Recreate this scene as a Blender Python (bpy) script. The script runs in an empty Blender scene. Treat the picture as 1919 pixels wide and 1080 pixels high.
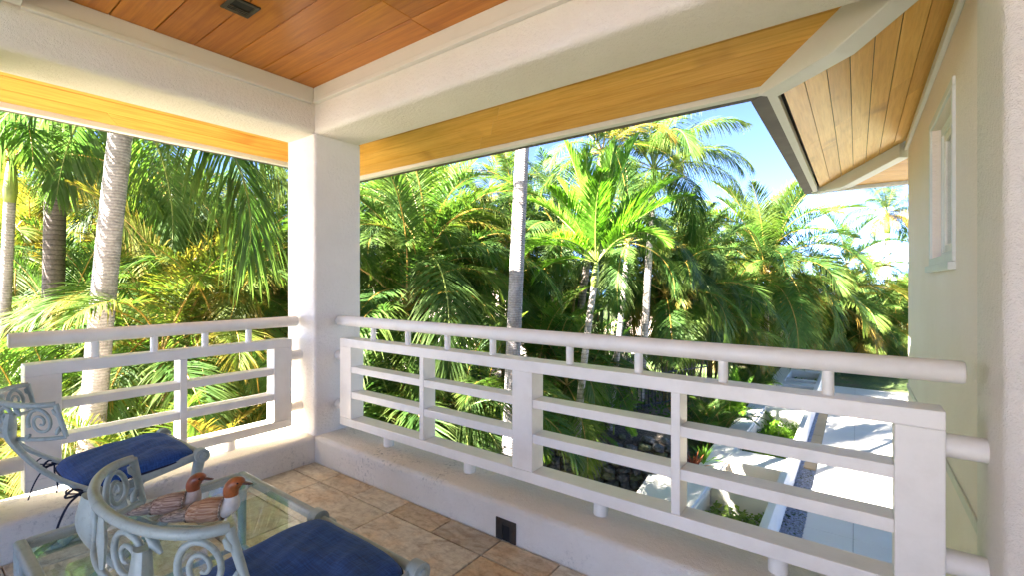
import bpy, bmesh, math, random
from mathutils import Vector, Matrix
R = math.radians
random.seed(7)
sc = bpy.context.scene
C = sc.collection

# ------------------------------------------------------------------ camera
CAM = Vector((3.273, -1.932, 1.351))
XD = (0.80393, -0.59473)      # world x axis expressed as (camera right, camera forward)
YD = (0.59473, 0.80393)       # world y axis likewise
FPX = 872.56
cam = bpy.data.cameras.new('camera'); cam_o = bpy.data.objects.new('camera', cam); C.objects.link(cam_o)
cam_o.location = CAM
cam_o.rotation_euler = (R(90), 0, math.atan2(0.59473, 0.80393))
cam.sensor_width = 36; cam.lens = 36 * FPX / 1919; cam.shift_y = -11 / 1919
cam.clip_start = 0.05; cam.clip_end = 6000
sc.camera = cam_o

# ------------------------------------------------------------------ sky, sun, exposure
SUN = Vector((-0.56, -1.42, 1.0)).normalized()      # towards the sun
w = bpy.data.worlds.new('World'); sc.world = w; w.use_nodes = True
nt = w.node_tree; nt.nodes.clear()
sky = nt.nodes.new('ShaderNodeTexSky'); sky.sky_type = 'NISHITA'; sky.sun_disc = False
sky.sun_elevation = math.asin(SUN.z); sky.sun_rotation = math.atan2(SUN.x, SUN.y)
sky.air_density = 0.135; sky.dust_density = 0.12; sky.ozone_density = 2.0; sky.altitude = 50
bg = nt.nodes.new('ShaderNodeBackground'); bg.inputs[1].default_value = 0.05
wo = nt.nodes.new('ShaderNodeOutputWorld')
nt.links.new(sky.outputs[0], bg.inputs[0]); nt.links.new(bg.outputs[0], wo.inputs[0])
sl = bpy.data.lights.new('sun', 'SUN'); sl.energy = 3.5; sl.angle = R(0.55); sl.color = (1.0, 0.94, 0.85)
so = bpy.data.objects.new('sun', sl); C.objects.link(so)
so.rotation_euler = (-SUN).to_track_quat('-Z', 'Y').to_euler(); so.location = SUN * 40
vs = sc.view_settings; vs.view_transform = 'Standard'; vs.look = 'None'; vs.gamma = 1; vs.exposure = 5.1
vs.use_curve_mapping = False
cy = sc.cycles
cy.use_denoising = True; cy.max_bounces = 7; cy.diffuse_bounces = 4; cy.glossy_bounces = 4
cy.transmission_bounces = 8; cy.transparent_max_bounces = 12; cy.sample_clamp_indirect = 6

# ------------------------------------------------------------------ materials
def newmat(name):
    m = bpy.data.materials.new(name); m.use_nodes = True
    n = m.node_tree.nodes; return m, n, m.node_tree.links, n['Principled BSDF']
def nd(n, t, **k):
    x = n.new(t)
    for a, b in k.items(): setattr(x, a, b)
    return x
def rgb(c): return (c[0], c[1], c[2], 1)
def noise(n, l, scale, detail=4, rough=.55, vec=None, dist=0):
    t = nd(n, 'ShaderNodeTexNoise'); t.inputs['Scale'].default_value = scale
    t.inputs['Detail'].default_value = detail; t.inputs['Roughness'].default_value = rough
    t.inputs['Distortion'].default_value = dist
    if vec is not None: l.new(vec, t.inputs['Vector'])
    return t
def ramp(n, l, src, stops):
    r = nd(n, 'ShaderNodeValToRGB'); e = r.color_ramp.elements
    while len(e) < len(stops): e.new(.5)
    for i, (p, c) in enumerate(stops): e[i].position = p; e[i].color = rgb(c) if len(c) == 3 else c
    l.new(src, r.inputs[0]); return r
def mixc(n, l, fac, a, b, mode='MIX'):
    m = nd(n, 'ShaderNodeMix', data_type='RGBA', blend_type=mode)
    for s, v in ((0, fac), (6, a), (7, b)):
        if hasattr(v, 'links') or hasattr(v, 'is_linked'): l.new(v, m.inputs[s])
        else: m.inputs[s].default_value = v if s == 0 else rgb(v)
    return m.outputs[2]
def bump(n, l, p, h, strength, dist=.01):
    b = nd(n, 'ShaderNodeBump'); b.inputs['Strength'].default_value = strength; b.inputs['Distance'].default_value = dist
    l.new(h, b.inputs['Height']); l.new(b.outputs[0], p.inputs['Normal']); return b
def wpos(n): return nd(n, 'ShaderNodeNewGeometry').outputs['Position']
def ocoord(n): return nd(n, 'ShaderNodeTexCoord').outputs['Object']

def stucco(name, col, stain=.25, grain=.35, mildew=0):
    m, n, l, p = newmat(name); v = wpos(n)
    a = noise(n, l, 1.7, 6, .6, v); b = noise(n, l, 210, 3, .6, v); c = noise(n, l, 45, 4, .6, v)
    dark = tuple(x * .80 for x in col)
    r = ramp(n, l, a.outputs[0], [(.35, (0, 0, 0)), (.75, (stain,) * 3)])
    c1 = mixc(n, l, r.outputs[0], col, (col[0] * .82, col[1] * .77, col[2] * .68))
    sp = ramp(n, l, c.outputs[0], [(.60, (0, 0, 0)), (.72, (stain * .5,) * 3)])
    c2 = mixc(n, l, sp.outputs[0], c1, dark)
    if mildew:
        m1 = noise(n, l, 2.6, 5, .6, v); m2 = noise(n, l, 38, 5, .75, v)
        r1 = ramp(n, l, m1.outputs[0], [(.50, (0, 0, 0)), (.66, (1, 1, 1))]); r2 = ramp(n, l, m2.outputs[0], [(.52, (0, 0, 0)), (.66, (mildew,) * 3)])
        c2 = mixc(n, l, mixc(n, l, 1.0, r1.outputs[0], r2.outputs[0], 'MULTIPLY'), c2, (.20, .185, .16))
    l.new(c2, p.inputs['Base Color'])
    p.inputs['Roughness'].default_value = .88; p.inputs['Specular IOR Level'].default_value = .25
    ad = nd(n, 'ShaderNodeMath', operation='MULTIPLY_ADD'); ad.inputs[1].default_value = 1.6; l.new(c.outputs[0], ad.inputs[0]); l.new(b.outputs[0], ad.inputs[2])
    bump(n, l, p, ad.outputs[0], grain * 1.7, .008)
    return m
def paint(name, col, rough=.45, wear=.12):
    m, n, l, p = newmat(name); v = wpos(n)
    a = noise(n, l, 6, 5, .65, v); r = ramp(n, l, a.outputs[0], [(.45, (0, 0, 0)), (.8, (wear,) * 3)])
    l.new(mixc(n, l, r.outputs[0], col, (col[0] * .62, col[1] * .58, col[2] * .5)), p.inputs['Base Color'])
    p.inputs['Roughness'].default_value = rough
    b = noise(n, l, 90, 3, .5, v); bump(n, l, p, b.outputs[0], .08, .004)
    return m
def wood(name, light, dark, axis, rough=.42):
    m, n, l, p = newmat(name); v = wpos(n)
    oi = nd(n, 'ShaderNodeObjectInfo')
    mp = nd(n, 'ShaderNodeMapping'); s = [26, 26, 26]; s[axis] = 1.3
    mp.inputs['Scale'].default_value = s
    off = nd(n, 'ShaderNodeVectorMath', operation='SCALE'); off.inputs[0].default_value = (7.3, 5.1, 9.7)
    l.new(oi.outputs['Random'], off.inputs['Scale'])
    add = nd(n, 'ShaderNodeVectorMath', operation='ADD'); l.new(v, add.inputs[0]); l.new(off.outputs[0], add.inputs[1])
    l.new(add.outputs[0], mp.inputs[0])
    g = noise(n, l, 1.0, 6, .62, mp.outputs[0], .8)
    g2 = noise(n, l, 3.2, 5, .6, mp.outputs[0], .3)
    kn = noise(n, l, 2.2, 2, .5, add.outputs[0])
    c1 = ramp(n, l, g.outputs[0], [(.32, dark), (.62, light)])
    fine = ramp(n, l, g2.outputs[0], [(.35, (.80, .74, .66)), (.55, (1, 1, 1))])
    c2 = mixc(n, l, .55, c1.outputs[0], fine.outputs[0], 'MULTIPLY')
    rv = ramp(n, l, oi.outputs['Random'], [(0, (.82, .76, .70)), (.3, (.95, .92, .88)), (.7, (1.03, 1.03, 1.0)), (1, (.90, .85, .78))])
    c3 = mixc(n, l, 1.0, c2, rv.outputs[0], 'MULTIPLY')
    kr = ramp(n, l, kn.outputs[0], [(.62, (1, 1, 1)), (.76, (.66, .54, .44))])
    l.new(mixc(n, l, .8, c3, kr.outputs[0], 'MULTIPLY'), p.inputs['Base Color'])
    p.inputs['Roughness'].default_value = rough; p.inputs['Specular IOR Level'].default_value = .4
    bump(n, l, p, g2.outputs[0], .10, .003)
    return m
def plain(name, col, rough=.6, metal=0.0, vary=.2, scale=9, bumpy=0, bscale=60):
    m, n, l, p = newmat(name); v = wpos(n)
    a = noise(n, l, scale, 5, .6, v); r = ramp(n, l, a.outputs[0], [(.3, tuple(c * (1 - vary) for c in col)), (.7, tuple(min(1, c * (1 + vary)) for c in col))])
    l.new(r.outputs[0], p.inputs['Base Color']); p.inputs['Roughness'].default_value = rough; p.inputs['Metallic'].default_value = metal
    if bumpy:
        b = noise(n, l, bscale, 5, .6, v); bump(n, l, p, b.outputs[0], bumpy, .02)
    return m

M = {}
M['stucco'] = stucco('stucco', (.86, .79, .715), .40, .45, .12)
M['gravel_pad'] = plain('brown_gravel_pad', (.17, .135, .115), .95, 0, .3, 16, .5)  # for the added ground behind the house, dull to weaken its bounce
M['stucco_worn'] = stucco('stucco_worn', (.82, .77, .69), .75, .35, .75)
M['house'] = stucco('house_stucco', (.93, .80, .71), .25)
M['plaster'] = stucco('planter_plaster', (.74, .70, .63), .35)
M['white'] = paint('white_paint', (.88, .82, .735), .42, .30)
M['trim'] = paint('trim_paint', (.74, .72, .68), .5, .12)
M['wood_c'] = wood('ceiling_cedar_shaded', (.64, .25, .038), (.47, .150, .020), 0, .3)  # same cedar as the eaves, darkened for the shade inside
M['wood_x'] = wood('cedar_along_x_lightened', (.93, .54, .14), (.80, .41, .075), 0)  # same cedar, lightened to make up for weak light on the right eave
M['wood_h'] = wood('wing_cedar_lightened', (.93, .56, .15), (.82, .43, .085), 1)  # cedar lightened again, as the wing soffit gets little light
M['wood_y'] = wood('cedar_along_y', (.85, .445, .10), (.70, .30, .052), 1)
M['unseen_room_floor'] = plain('brown_room_floor', (.26, .19, .135), .6, 0, .25, 6)
M['bronze'] = plain('dark_bronze', (.045, .036, .030), .5, .3, .35)
M['gutter'] = plain('brown_gutter', (.085, .068, .055), .6, .0, .3, 5)
M['black'] = plain('black_void', (.008, .008, .008), .8)
M['iron'] = plain('black_iron', (.012, .013, .014), .45, .3)
M['roofing'] = plain('roof_shingle', (.10, .085, .07), .9, 0, .3, 12, .4)
M['far_roof'] = plain('pink_beige_roof', (.52, .41, .35), .85, 0, .18, 4, .4, 18)
M['far_wall'] = plain('neighbour_wall', (.66, .60, .52), .85, 0, .1)
M['dark_roof'] = plain('slate_grey_roof', (.06, .065, .075), .6, 0, .3, 6)
M['concrete'] = stucco('pale_concrete', (.66, .62, .55), .3, .2)
M['tan_stone'] = stucco('tan_stone', (.46, .34, .19), .5, .3)
M['soil'] = plain('mulch_soil', (.105, .085, .07), .95, 0, .6, 22, 1.0, 40)
M['lava'] = plain('lava_rock', (.105, .102, .10), .92, 0, .55, 14, .9, 45)
M['moss_rock'] = plain('mossy_lava_rock', (.13, .135, .075), .95, 0, .5, 11, .9, 45)
M['pebble'] = plain('blue_grey_pebble', (.20, .22, .26), .55, 0, .6, 30)
M['sea'] = plain('sea_water', (.03, .10, .17), .25)

def m_ground():
    m, n, l, p = newmat('lawn_and_litter'); v = wpos(n)
    a = noise(n, l, .55, 6, .65, v); b = noise(n, l, 14, 5, .7, v)
    c = ramp(n, l, a.outputs[0], [(.38, (.055, .105, .018)), (.52, (.085, .13, .022)), (.66, (.11, .085, .04))])
    f = ramp(n, l, b.outputs[0], [(.3, (.45, .45, .45)), (.7, (1.25, 1.25, 1.2))])
    l.new(mixc(n, l, 1.0, c.outputs[0], f.outputs[0], 'MULTIPLY'), p.inputs['Base Color']); p.inputs['Roughness'].default_value = .95
    bump(n, l, p, b.outputs[0], .8, .05); return m
M['ground'] = m_ground()

def m_tile():
    m, n, l, p = newmat('travertine_tile'); v = wpos(n); oi = nd(n, 'ShaderNodeObjectInfo')
    off = nd(n, 'ShaderNodeVectorMath', operation='SCALE'); off.inputs[0].default_value = (31, 17, 0); l.new(oi.outputs['Random'], off.inputs['Scale'])
    add = nd(n, 'ShaderNodeVectorMath', operation='ADD'); l.new(v, add.inputs[0]); l.new(off.outputs[0], add.inputs[1])
    mp = nd(n, 'ShaderNodeMapping'); mp.inputs['Scale'].default_value = (3.2, 9, 3); l.new(add.outputs[0], mp.inputs[0])
    a = noise(n, l, 1.6, 8, .68, mp.outputs[0], 1.2); b = noise(n, l, 26, 6, .7, add.outputs[0], .4); c3 = noise(n, l, 3.2, 4, .6, add.outputs[0])
    base = ramp(n, l, oi.outputs['Random'], [(0, (.42, .37, .29)), (.22, (.58, .52, .41)), (.45, (.54, .46, .33)), (.7, (.63, .585, .49)), (.85, (.54, .42, .27)), (1, (.48, .45, .38))])
    v1 = ramp(n, l, a.outputs[0], [(.28, (.60, .52, .46)), (.5, (1, 1, 1)), (.72, (1.22, 1.25, 1.28))])
    v2 = ramp(n, l, b.outputs[0], [(.33, (.58, .52, .47)), (.55, (1.06, 1.06, 1.06))])
    v3 = ramp(n, l, c3.outputs[0], [(.45, (1, 1, 1)), (.70, (1.08, .88, .68))])
    x = mixc(n, l, 1.0, base.outputs[0], v1.outputs[0], 'MULTIPLY'); x = mixc(n, l, .6, x, v2.outputs[0], 'MULTIPLY')
    l.new(mixc(n, l, 1.0, x, v3.outputs[0], 'MULTIPLY'), p.inputs['Base Color'])
    p.inputs['Roughness'].default_value = .55; bump(n, l, p, b.outputs[0], .22, .004); return m
M['tile'] = m_tile()
M['grout'] = plain('grout', (.33, .28, .22), .95, 0, .3, 40)

def m_verdigris():
    m, n, l, p = newmat('verdigris_metal'); v = ocoord(n)
    a = noise(n, l, 14, 6, .65, v); b = noise(n, l, 70, 4, .6, v)
    c = ramp(n, l, a.outputs[0], [(.28, (.25, .30, .295)), (.5, (.33, .39, .38)), (.75, (.38, .44, .425))])
    d = ramp(n, l, b.outputs[0], [(.30, (.80, .76, .72)), (.45, (1, 1, 1))])
    l.new(mixc(n, l, .8, c.outputs[0], d.outputs[0], 'MULTIPLY'), p.inputs['Base Color'])
    p.inputs['Roughness'].default_value = .42; bump(n, l, p, b.outputs[0], .12, .003); return m
M['verdigris'] = m_verdigris()

def m_fabric():
    m, n, l, p = newmat('navy_fabric'); v = ocoord(n)
    mp = nd(n, 'ShaderNodeMapping'); mp.inputs['Scale'].default_value = (320, 24, 40); l.new(v, mp.inputs[0])
    mp2 = nd(n, 'ShaderNodeMapping'); mp2.inputs['Scale'].default_value = (9, 260, 40); l.new(v, mp2.inputs[0])
    a = noise(n, l, 1, 4, .6, mp.outputs[0]); b = noise(n, l, 1, 3, .6, mp2.outputs[0])
    s = nd(n, 'ShaderNodeMath', operation='ADD'); l.new(a.outputs[0], s.inputs[0]); l.new(b.outputs[0], s.inputs[1])
    h = nd(n, 'ShaderNodeMath', operation='MULTIPLY'); h.inputs[1].default_value = .5; l.new(s.outputs[0], h.inputs[0])
    c = ramp(n, l, h.outputs[0], [(.36, (.007, .030, .115)), (.5, (.011, .055, .215)), (.66, (.026, .095, .31))])
    l.new(c.outputs[0], p.inputs['Base Color']); p.inputs['Roughness'].default_value = .9
    p.inputs['Sheen Weight'].default_value = .25; p.inputs['Sheen Tint'].default_value = (.3, .4, .7, 1); bump(n, l, p, h.outputs[0], .55, .004); return m
M['fabric'] = m_fabric()
M['navy_cord'] = plain('navy_cord', (.008, .011, .030), .9)

def m_glass(name, tint, rough=.02, ior=1.45):
    m = bpy.data.materials.new(name); m.use_nodes = True; n = m.node_tree.nodes; l = m.node_tree.links; n.clear()
    o = nd(n, 'ShaderNodeOutputMaterial'); mx = nd(n, 'ShaderNodeMixShader'); t = nd(n, 'ShaderNodeBsdfTransparent'); g = nd(n, 'ShaderNodeBsdfGlossy')
    f = nd(n, 'ShaderNodeFresnel'); f.inputs[0].default_value = ior
    t.inputs[0].default_value = rgb(tint); g.inputs['Roughness'].default_value = rough
    ge = nd(n, 'ShaderNodeNewGeometry'); fr = nd(n, 'ShaderNodeMath', operation='SUBTRACT'); fr.inputs[0].default_value = 1.0; l.new(ge.outputs['Backfacing'], fr.inputs[1])
    fm = nd(n, 'ShaderNodeMath', operation='MULTIPLY'); l.new(f.outputs[0], fm.inputs[0]); l.new(fr.outputs[0], fm.inputs[1])
    l.new(fm.outputs[0], mx.inputs[0]); l.new(t.outputs[0], mx.inputs[1]); l.new(g.outputs[0], mx.inputs[2]); l.new(mx.outputs[0], o.inputs[0]); return m
M['glass'] = m_glass('table_glass', (.90, .97, .95), .012, 1.85)
M['pane'] = m_glass('window_glass', (.90, .93, .91), .01, 1.45)
M['curtain'] = plain('grey_curtain', (.42, .42, .40), .9, 0, .1)

def m_streak(name, light, dark, axis=1):
    m, n, l, p = newmat(name); v = ocoord(n)
    mp = nd(n, 'ShaderNodeMapping'); s = [150, 150, 150]; s[axis] = 7; mp.inputs['Scale'].default_value = s; l.new(v, mp.inputs[0])
    a = noise(n, l, 1, 5, .65, mp.outputs[0]); c = ramp(n, l, a.outputs[0], [(.38, dark), (.52, tuple((x + y) / 2 for x, y in zip(light, dark))), (.62, light)])
    l.new(c.outputs[0], p.inputs['Base Color']); p.inputs['Roughness'].default_value = .7; bump(n, l, p, a.outputs[0], .5, .003); return m
M['husk_pink'] = m_streak('pale_husk', (.50, .36, .28), (.16, .075, .045))
M['husk_orange'] = m_streak('orange_husk', (.58, .38, .25), (.26, .10, .035))
M['husk_tail'] = m_streak('speckled_husk', (.46, .36, .28), (.09, .055, .035))
M['duck_head'] = plain('chestnut_wood', (.24, .062, .022), .32, 0, .35, 30)
M['duck_head2'] = plain('russet_wood', (.36, .105, .030), .32, 0, .4, 30)
M['duck_white'] = plain('white_breast', (.66, .60, .54), .6, 0, .12, 40)
M['duck_buff'] = plain('buff_breast', (.42, .33, .27), .6, 0, .2, 40)
M['duck_dark'] = plain('dark_bill', (.10, .035, .02), .35)

def m_leaf(name, stops, tipcol, tipamt, trans=.54, rough=.55):
    m = bpy.data.materials.new(name); m.use_nodes = True; n = m.node_tree.nodes; l = m.node_tree.links
    p = n['Principled BSDF']; o = n['Material Output']; oi = nd(n, 'ShaderNodeObjectInfo')
    at = nd(n, 'ShaderNodeAttribute'); at.attribute_name = 'tip'
    bs = ramp(n, l, oi.outputs['Random'], stops)
    tr = ramp(n, l, at.outputs['Fac'], [(.45, (0, 0, 0)), (1, (tipamt,) * 3)])
    c = mixc(n, l, tr.outputs[0], bs.outputs[0], tipcol)
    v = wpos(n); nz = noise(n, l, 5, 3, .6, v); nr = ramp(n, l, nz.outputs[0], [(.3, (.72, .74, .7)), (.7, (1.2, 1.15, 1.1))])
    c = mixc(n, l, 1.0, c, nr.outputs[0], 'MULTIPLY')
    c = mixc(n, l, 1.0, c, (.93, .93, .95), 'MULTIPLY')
    l.new(c, p.inputs['Base Color']); p.inputs['Roughness'].default_value = rough; p.inputs['Specular IOR Level'].default_value = .28
    t = nd(n, 'ShaderNodeBsdfTranslucent'); tc = mixc(n, l, 1.0, c, (1.08, 1.22, .62), 'MULTIPLY'); l.new(tc, t.inputs[0])
    mx = nd(n, 'ShaderNodeMixShader'); mx.inputs[0].default_value = trans
    l.new(p.outputs[0], mx.inputs[1]); l.new(t.outputs[0], mx.inputs[2]); l.new(mx.outputs[0], o.inputs[0]); return m
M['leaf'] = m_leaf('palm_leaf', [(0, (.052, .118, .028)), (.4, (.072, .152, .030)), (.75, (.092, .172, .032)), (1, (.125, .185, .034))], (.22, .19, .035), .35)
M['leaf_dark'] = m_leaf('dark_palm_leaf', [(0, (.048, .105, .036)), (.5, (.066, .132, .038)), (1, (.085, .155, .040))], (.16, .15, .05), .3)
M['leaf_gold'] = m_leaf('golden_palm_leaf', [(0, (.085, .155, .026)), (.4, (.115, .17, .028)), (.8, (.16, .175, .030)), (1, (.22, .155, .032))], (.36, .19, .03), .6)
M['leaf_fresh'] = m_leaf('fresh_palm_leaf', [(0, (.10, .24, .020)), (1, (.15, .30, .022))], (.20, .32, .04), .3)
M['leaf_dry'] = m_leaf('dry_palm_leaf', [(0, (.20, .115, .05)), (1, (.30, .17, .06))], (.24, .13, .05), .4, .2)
M['leaf_pale'] = m_leaf('pale_ground_leaf', [(0, (.16, .26, .05)), (1, (.30, .40, .12))], (.35, .42, .16), .3)
M['stalk'] = plain('orange_green_stalk', (.30, .19, .030), .5, 0, .45, 7)
M['stalk_green'] = plain('green_stalk', (.16, .20, .035), .5, 0, .4, 7)
def m_trunk(name, light, dark, rings=9.0):
    m, n, l, p = newmat(name); v = ocoord(n)
    sp = nd(n, 'ShaderNodeSeparateXYZ'); l.new(v, sp.inputs[0]); nz = noise(n, l, 6, 5, .65, v)
    ad = nd(n, 'ShaderNodeMath', operation='MULTIPLY_ADD'); ad.inputs[1].default_value = .05; l.new(nz.outputs[0], ad.inputs[0]); l.new(sp.outputs[2], ad.inputs[2])
    cb = nd(n, 'ShaderNodeCombineXYZ'); l.new(ad.outputs[0], cb.inputs[2])
    wv = nd(n, 'ShaderNodeTexWave', wave_type='BANDS', bands_direction='Z'); wv.inputs['Scale'].default_value = rings / 3.0; l.new(cb.outputs[0], wv.inputs['Vector'])
    f = noise(n, l, 38, 5, .7, v)
    r1 = ramp(n, l, wv.outputs[0], [(0, dark), (.16, light), (1, light)])
    r2 = ramp(n, l, f.outputs[0], [(.3, (.62, .60, .58)), (.65, (1.1, 1.1, 1.1))]); r3 = ramp(n, l, nz.outputs[0], [(.3, (.7, .68, .66)), (.6, (1.05, 1.05, 1.05))])
    c = mixc(n, l, 1, r1.outputs[0], r2.outputs[0], 'MULTIPLY'); l.new(mixc(n, l, 1, c, r3.outputs[0], 'MULTIPLY'), p.inputs['Base Color'])
    p.inputs['Roughness'].default_value = .9; bump(n, l, p, wv.outputs[0], .35, .012); return m
M['trunk'] = m_trunk('grey_palm_trunk', (.32, .295, .29), (.21, .185, .18), 30)
M['trunk_dark'] = m_trunk('dark_palm_trunk', (.13, .105, .09), (.05, .04, .035), 12)
M['trunk_pale'] = m_trunk('pale_palm_trunk', (.42, .37, .33), (.24, .20, .17), 12)
M['cane'] = m_trunk('green_cane', (.25, .19, .06), (.16, .10, .04), 7)

# ------------------------------------------------------------------ geometry helpers
BASE = {}
def mesh_from(name, verts, faces, smooth=False):
    me = bpy.data.meshes.new(name); me.from_pydata([tuple(v) for v in verts], [], faces); me.update()
    if smooth: me.polygons.foreach_set('use_smooth', [True] * len(me.polygons))
    return me
def tag(o, label=None, cat=None, group=None, kind=None):
    if label: o['label'] = label
    if cat: o['category'] = cat
    if group: o['group'] = group
    if kind: o['kind'] = kind
    return o
def thing(name, label, cat, base=(0, 0, 0), group=None):
    o = bpy.data.objects.new(name, None); o.empty_display_size = .1; C.objects.link(o); o.location = base
    BASE[o] = Vector(base); return tag(o, label, cat, group)
def link(name, me, mat, parent=None, center=None):
    """me holds world coordinates; the object is put at its own centre and parented"""
    o = bpy.data.objects.new(name, me); C.objects.link(o)
    if mat and not me.materials: me.materials.append(M[mat] if isinstance(mat, str) else mat)
    if center is None:
        cs = [v.co for v in me.vertices]
        center = Vector([(min(c[i] for c in cs) + max(c[i] for c in cs)) / 2 for i in range(3)])
    center = Vector(center); me.transform(Matrix.Translation(-center)); BASE[o] = center
    o.location = center - (BASE[parent] if parent else Vector())
    if parent: o.parent = parent
    return o
def bevel_mesh(me, wd, seg=2, ang=30):
    bm = bmesh.new(); bm.from_mesh(me)
    es = [e for e in bm.edges if len(e.link_faces) == 2 and e.calc_face_angle(0) > R(ang)]
    bmesh.ops.bevel(bm, geom=es, offset=wd, segments=seg, profile=.5, affect='EDGES', clamp_overlap=True)
    bm.to_mesh(me); bm.free()
def boxmesh(x0, x1, y0, y1, z0, z1, bev=0, seg=2):
    v = [(x, y, z) for x in (x0, x1) for y in (y0, y1) for z in (z0, z1)]
    f = [(0, 1, 3, 2), (4, 6, 7, 5), (0, 4, 5, 1), (2, 3, 7, 6), (0, 2, 6, 4), (1, 5, 7, 3)]
    me = mesh_from('box', v, f)
    if bev: bevel_mesh(me, bev, seg); me.polygons.foreach_set('use_smooth', [seg > 2] * len(me.polygons))
    return me
def box(name, x0, x1, y0, y1, z0, z1, mat, parent=None, bev=0, seg=2):
    return link(name, boxmesh(x0, x1, y0, y1, z0, z1, bev, seg), mat, parent)
def extrude(axis, prof, a0, a1, smooth=False):
    """prof: list of (u, z); u is y when axis == 0, x when axis == 1"""
    n = len(prof); v = []
    for a in (a0, a1):
        for u, z in prof: v.append((a, u, z) if axis == 0 else (u, a, z))
    f = [(i, (i + 1) % n, n + (i + 1) % n, n + i) for i in range(n)] + [tuple(range(n))[::-1], tuple(range(n, 2 * n))]
    me = mesh_from('extrusion', v, f, smooth)
    bm = bmesh.new(); bm.from_mesh(me); bmesh.ops.recalc_face_normals(bm, faces=bm.faces); bm.to_mesh(me); bm.free()
    if smooth: me.set_sharp_from_angle(angle=R(35))
    return me
def roundrect(u0, u1, z0, z1, r, corners):
    """corners: subset of 'bl br tr tl' rounded"""
    out = []
    for key, cx, cz, a0 in (('bl', u0 + r, z0 + r, 180), ('br', u1 - r, z0 + r, 270), ('tr', u1 - r, z1 - r, 0), ('tl', u0 + r, z1 - r, 90)):
        if key in corners:
            for k in range(6): a = R(a0 + 90 * k / 5); out.append((cx + r * math.cos(a), cz + r * math.sin(a)))
        else: out.append((u0 if 'l' in key else u1, z0 if 'b' in key else z1))
    return out
def prism(plan, zb, zt):
    """plan polygon with functions or numbers for bottom and top heights"""
    n = len(plan); fb = zb if callable(zb) else (lambda x, y: zb); ft = zt if callable(zt) else (lambda x, y: zt)
    v = [(x, y, fb(x, y)) for x, y in plan] + [(x, y, ft(x, y)) for x, y in plan]
    f = [(i, (i + 1) % n, n + (i + 1) % n, n + i) for i in range(n)] + [tuple(range(n))[::-1], tuple(range(n, 2 * n))]
    me = mesh_from('prism', v, f); bm = bmesh.new(); bm.from_mesh(me); bmesh.ops.recalc_face_normals(bm, faces=bm.faces); bm.to_mesh(me); bm.free()
    return me
def tube_vf(pts, rad, ns=10, cap=True, flat=None):
    """returns verts, faces; rad number or list; flat = (scale_u, scale_v) of the cross-section, optional"""
    pts = [Vector(p) for p in pts]; n = len(pts); rad = rad if isinstance(rad, (list, tuple)) else [rad] * n
    v = []; f = []; prev = None
    for i, p in enumerate(pts):
        t = (pts[min(i + 1, n - 1)] - pts[max(i - 1, 0)]).normalized()
        if prev is None: u = t.cross(Vector((0, 0, 1)) if abs(t.z) < .95 else Vector((0, 1, 0))).normalized()
        else: u = (prev - t * prev.dot(t)).normalized()
        prev = u; b = t.cross(u); su, sv = flat or (1, 1)
        for k in range(ns):
            a = 2 * math.pi * k / ns; v.append(p + u * (math.cos(a) * rad[i] * su) + b * (math.sin(a) * rad[i] * sv))
    for i in range(n - 1):
        for k in range(ns): f.append((i * ns + k, i * ns + (k + 1) % ns, (i + 1) * ns + (k + 1) % ns, (i + 1) * ns + k))
    if cap: f.append(tuple(range(ns))[::-1]); f.append(tuple(range((n - 1) * ns, n * ns)))
    return v, f
def tube(name, pts, rad, mat, parent=None, ns=10, cap=True, flat=None, center=None):
    v, f = tube_vf(pts, rad, ns, cap, flat); me = mesh_from(name, v, f, True)
    me.set_sharp_from_angle(angle=R(50)); return link(name, me, mat, parent, center)
def merge(parts):
    V = []; F = []
    for v, f in parts:
        o = len(V); V += list(v); F += [tuple(i + o for i in q) for q in f]
    return V, F
def copy_tree(o, parent=None):
    c = o.copy(); C.objects.link(c); c.parent = parent; BASE[c] = BASE.get(o, Vector())
    for ch in list(o.children): copy_tree(ch, c)
    return c
def smooth_path(pts, n=6):
    """Catmull-Rom through pts"""
    P = [Vector(p) for p in pts]; P = [P[0] * 2 - P[1]] + P + [P[-1] * 2 - P[-2]]; out = []
    for i in range(1, len(P) - 2):
        for k in range(n):
            t = k / n; a, b, c, d = P[i - 1:i + 3]
            out.append(.5 * ((2 * b) + (c - a) * t + (2 * a - 5 * b + 4 * c - d) * t * t + (3 * b - a - 3 * c + d) * t ** 3))
    return out + [P[-2]]
def at(px, py, depth):
    """world point seen at photograph position (px, py) at a given distance along the view axis; used to survey positions"""
    r = (px - 959.5) / FPX * depth; u = (529 - py) / FPX * depth
    return Vector((CAM.x + r * XD[0] + depth * XD[1], CAM.y + r * YD[0] + depth * YD[1], CAM.z + u))

# ================================================================== LARGE STRUCTURE
T = .408               # wall thickness of the lanai
G = -2.9               # garden level
# ---- ground, terrace, sea
def ground_mesh():
    bm = bmesh.new(); nx = 60; grid = {}
    def zz(x, y):
        return G - .05 + .10 * math.sin(x * .7 + 1.3) * math.sin(y * .6) * (1 if x < -1 else 0)
    xs = [-90 + 3 * i for i in range(61)]; ys = [-60 + 3 * i for i in range(61)]
    for i, x in enumerate(xs):
        for j, y in enumerate(ys): grid[i, j] = bm.verts.new((x, y, zz(x, y)))
    for i in range(60):
        for j in range(60): bm.faces.new((grid[i, j], grid[i + 1, j], grid[i + 1, j + 1], grid[i, j + 1]))
    me = bpy.data.meshes.new('ground'); bm.to_mesh(me); bm.free(); return me
tag(link('ground', ground_mesh(), 'ground', None, (0, 0, 0)), kind='structure')
tag(link('sea', mesh_from('sea', [(-3500, -3500, -14), (3500, -3500, -14), (3500, 5000, -14), (-3500, 5000, -14)], [(0, 1, 2, 3)]), 'sea', None, (0, 0, -14)), kind='structure')

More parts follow.
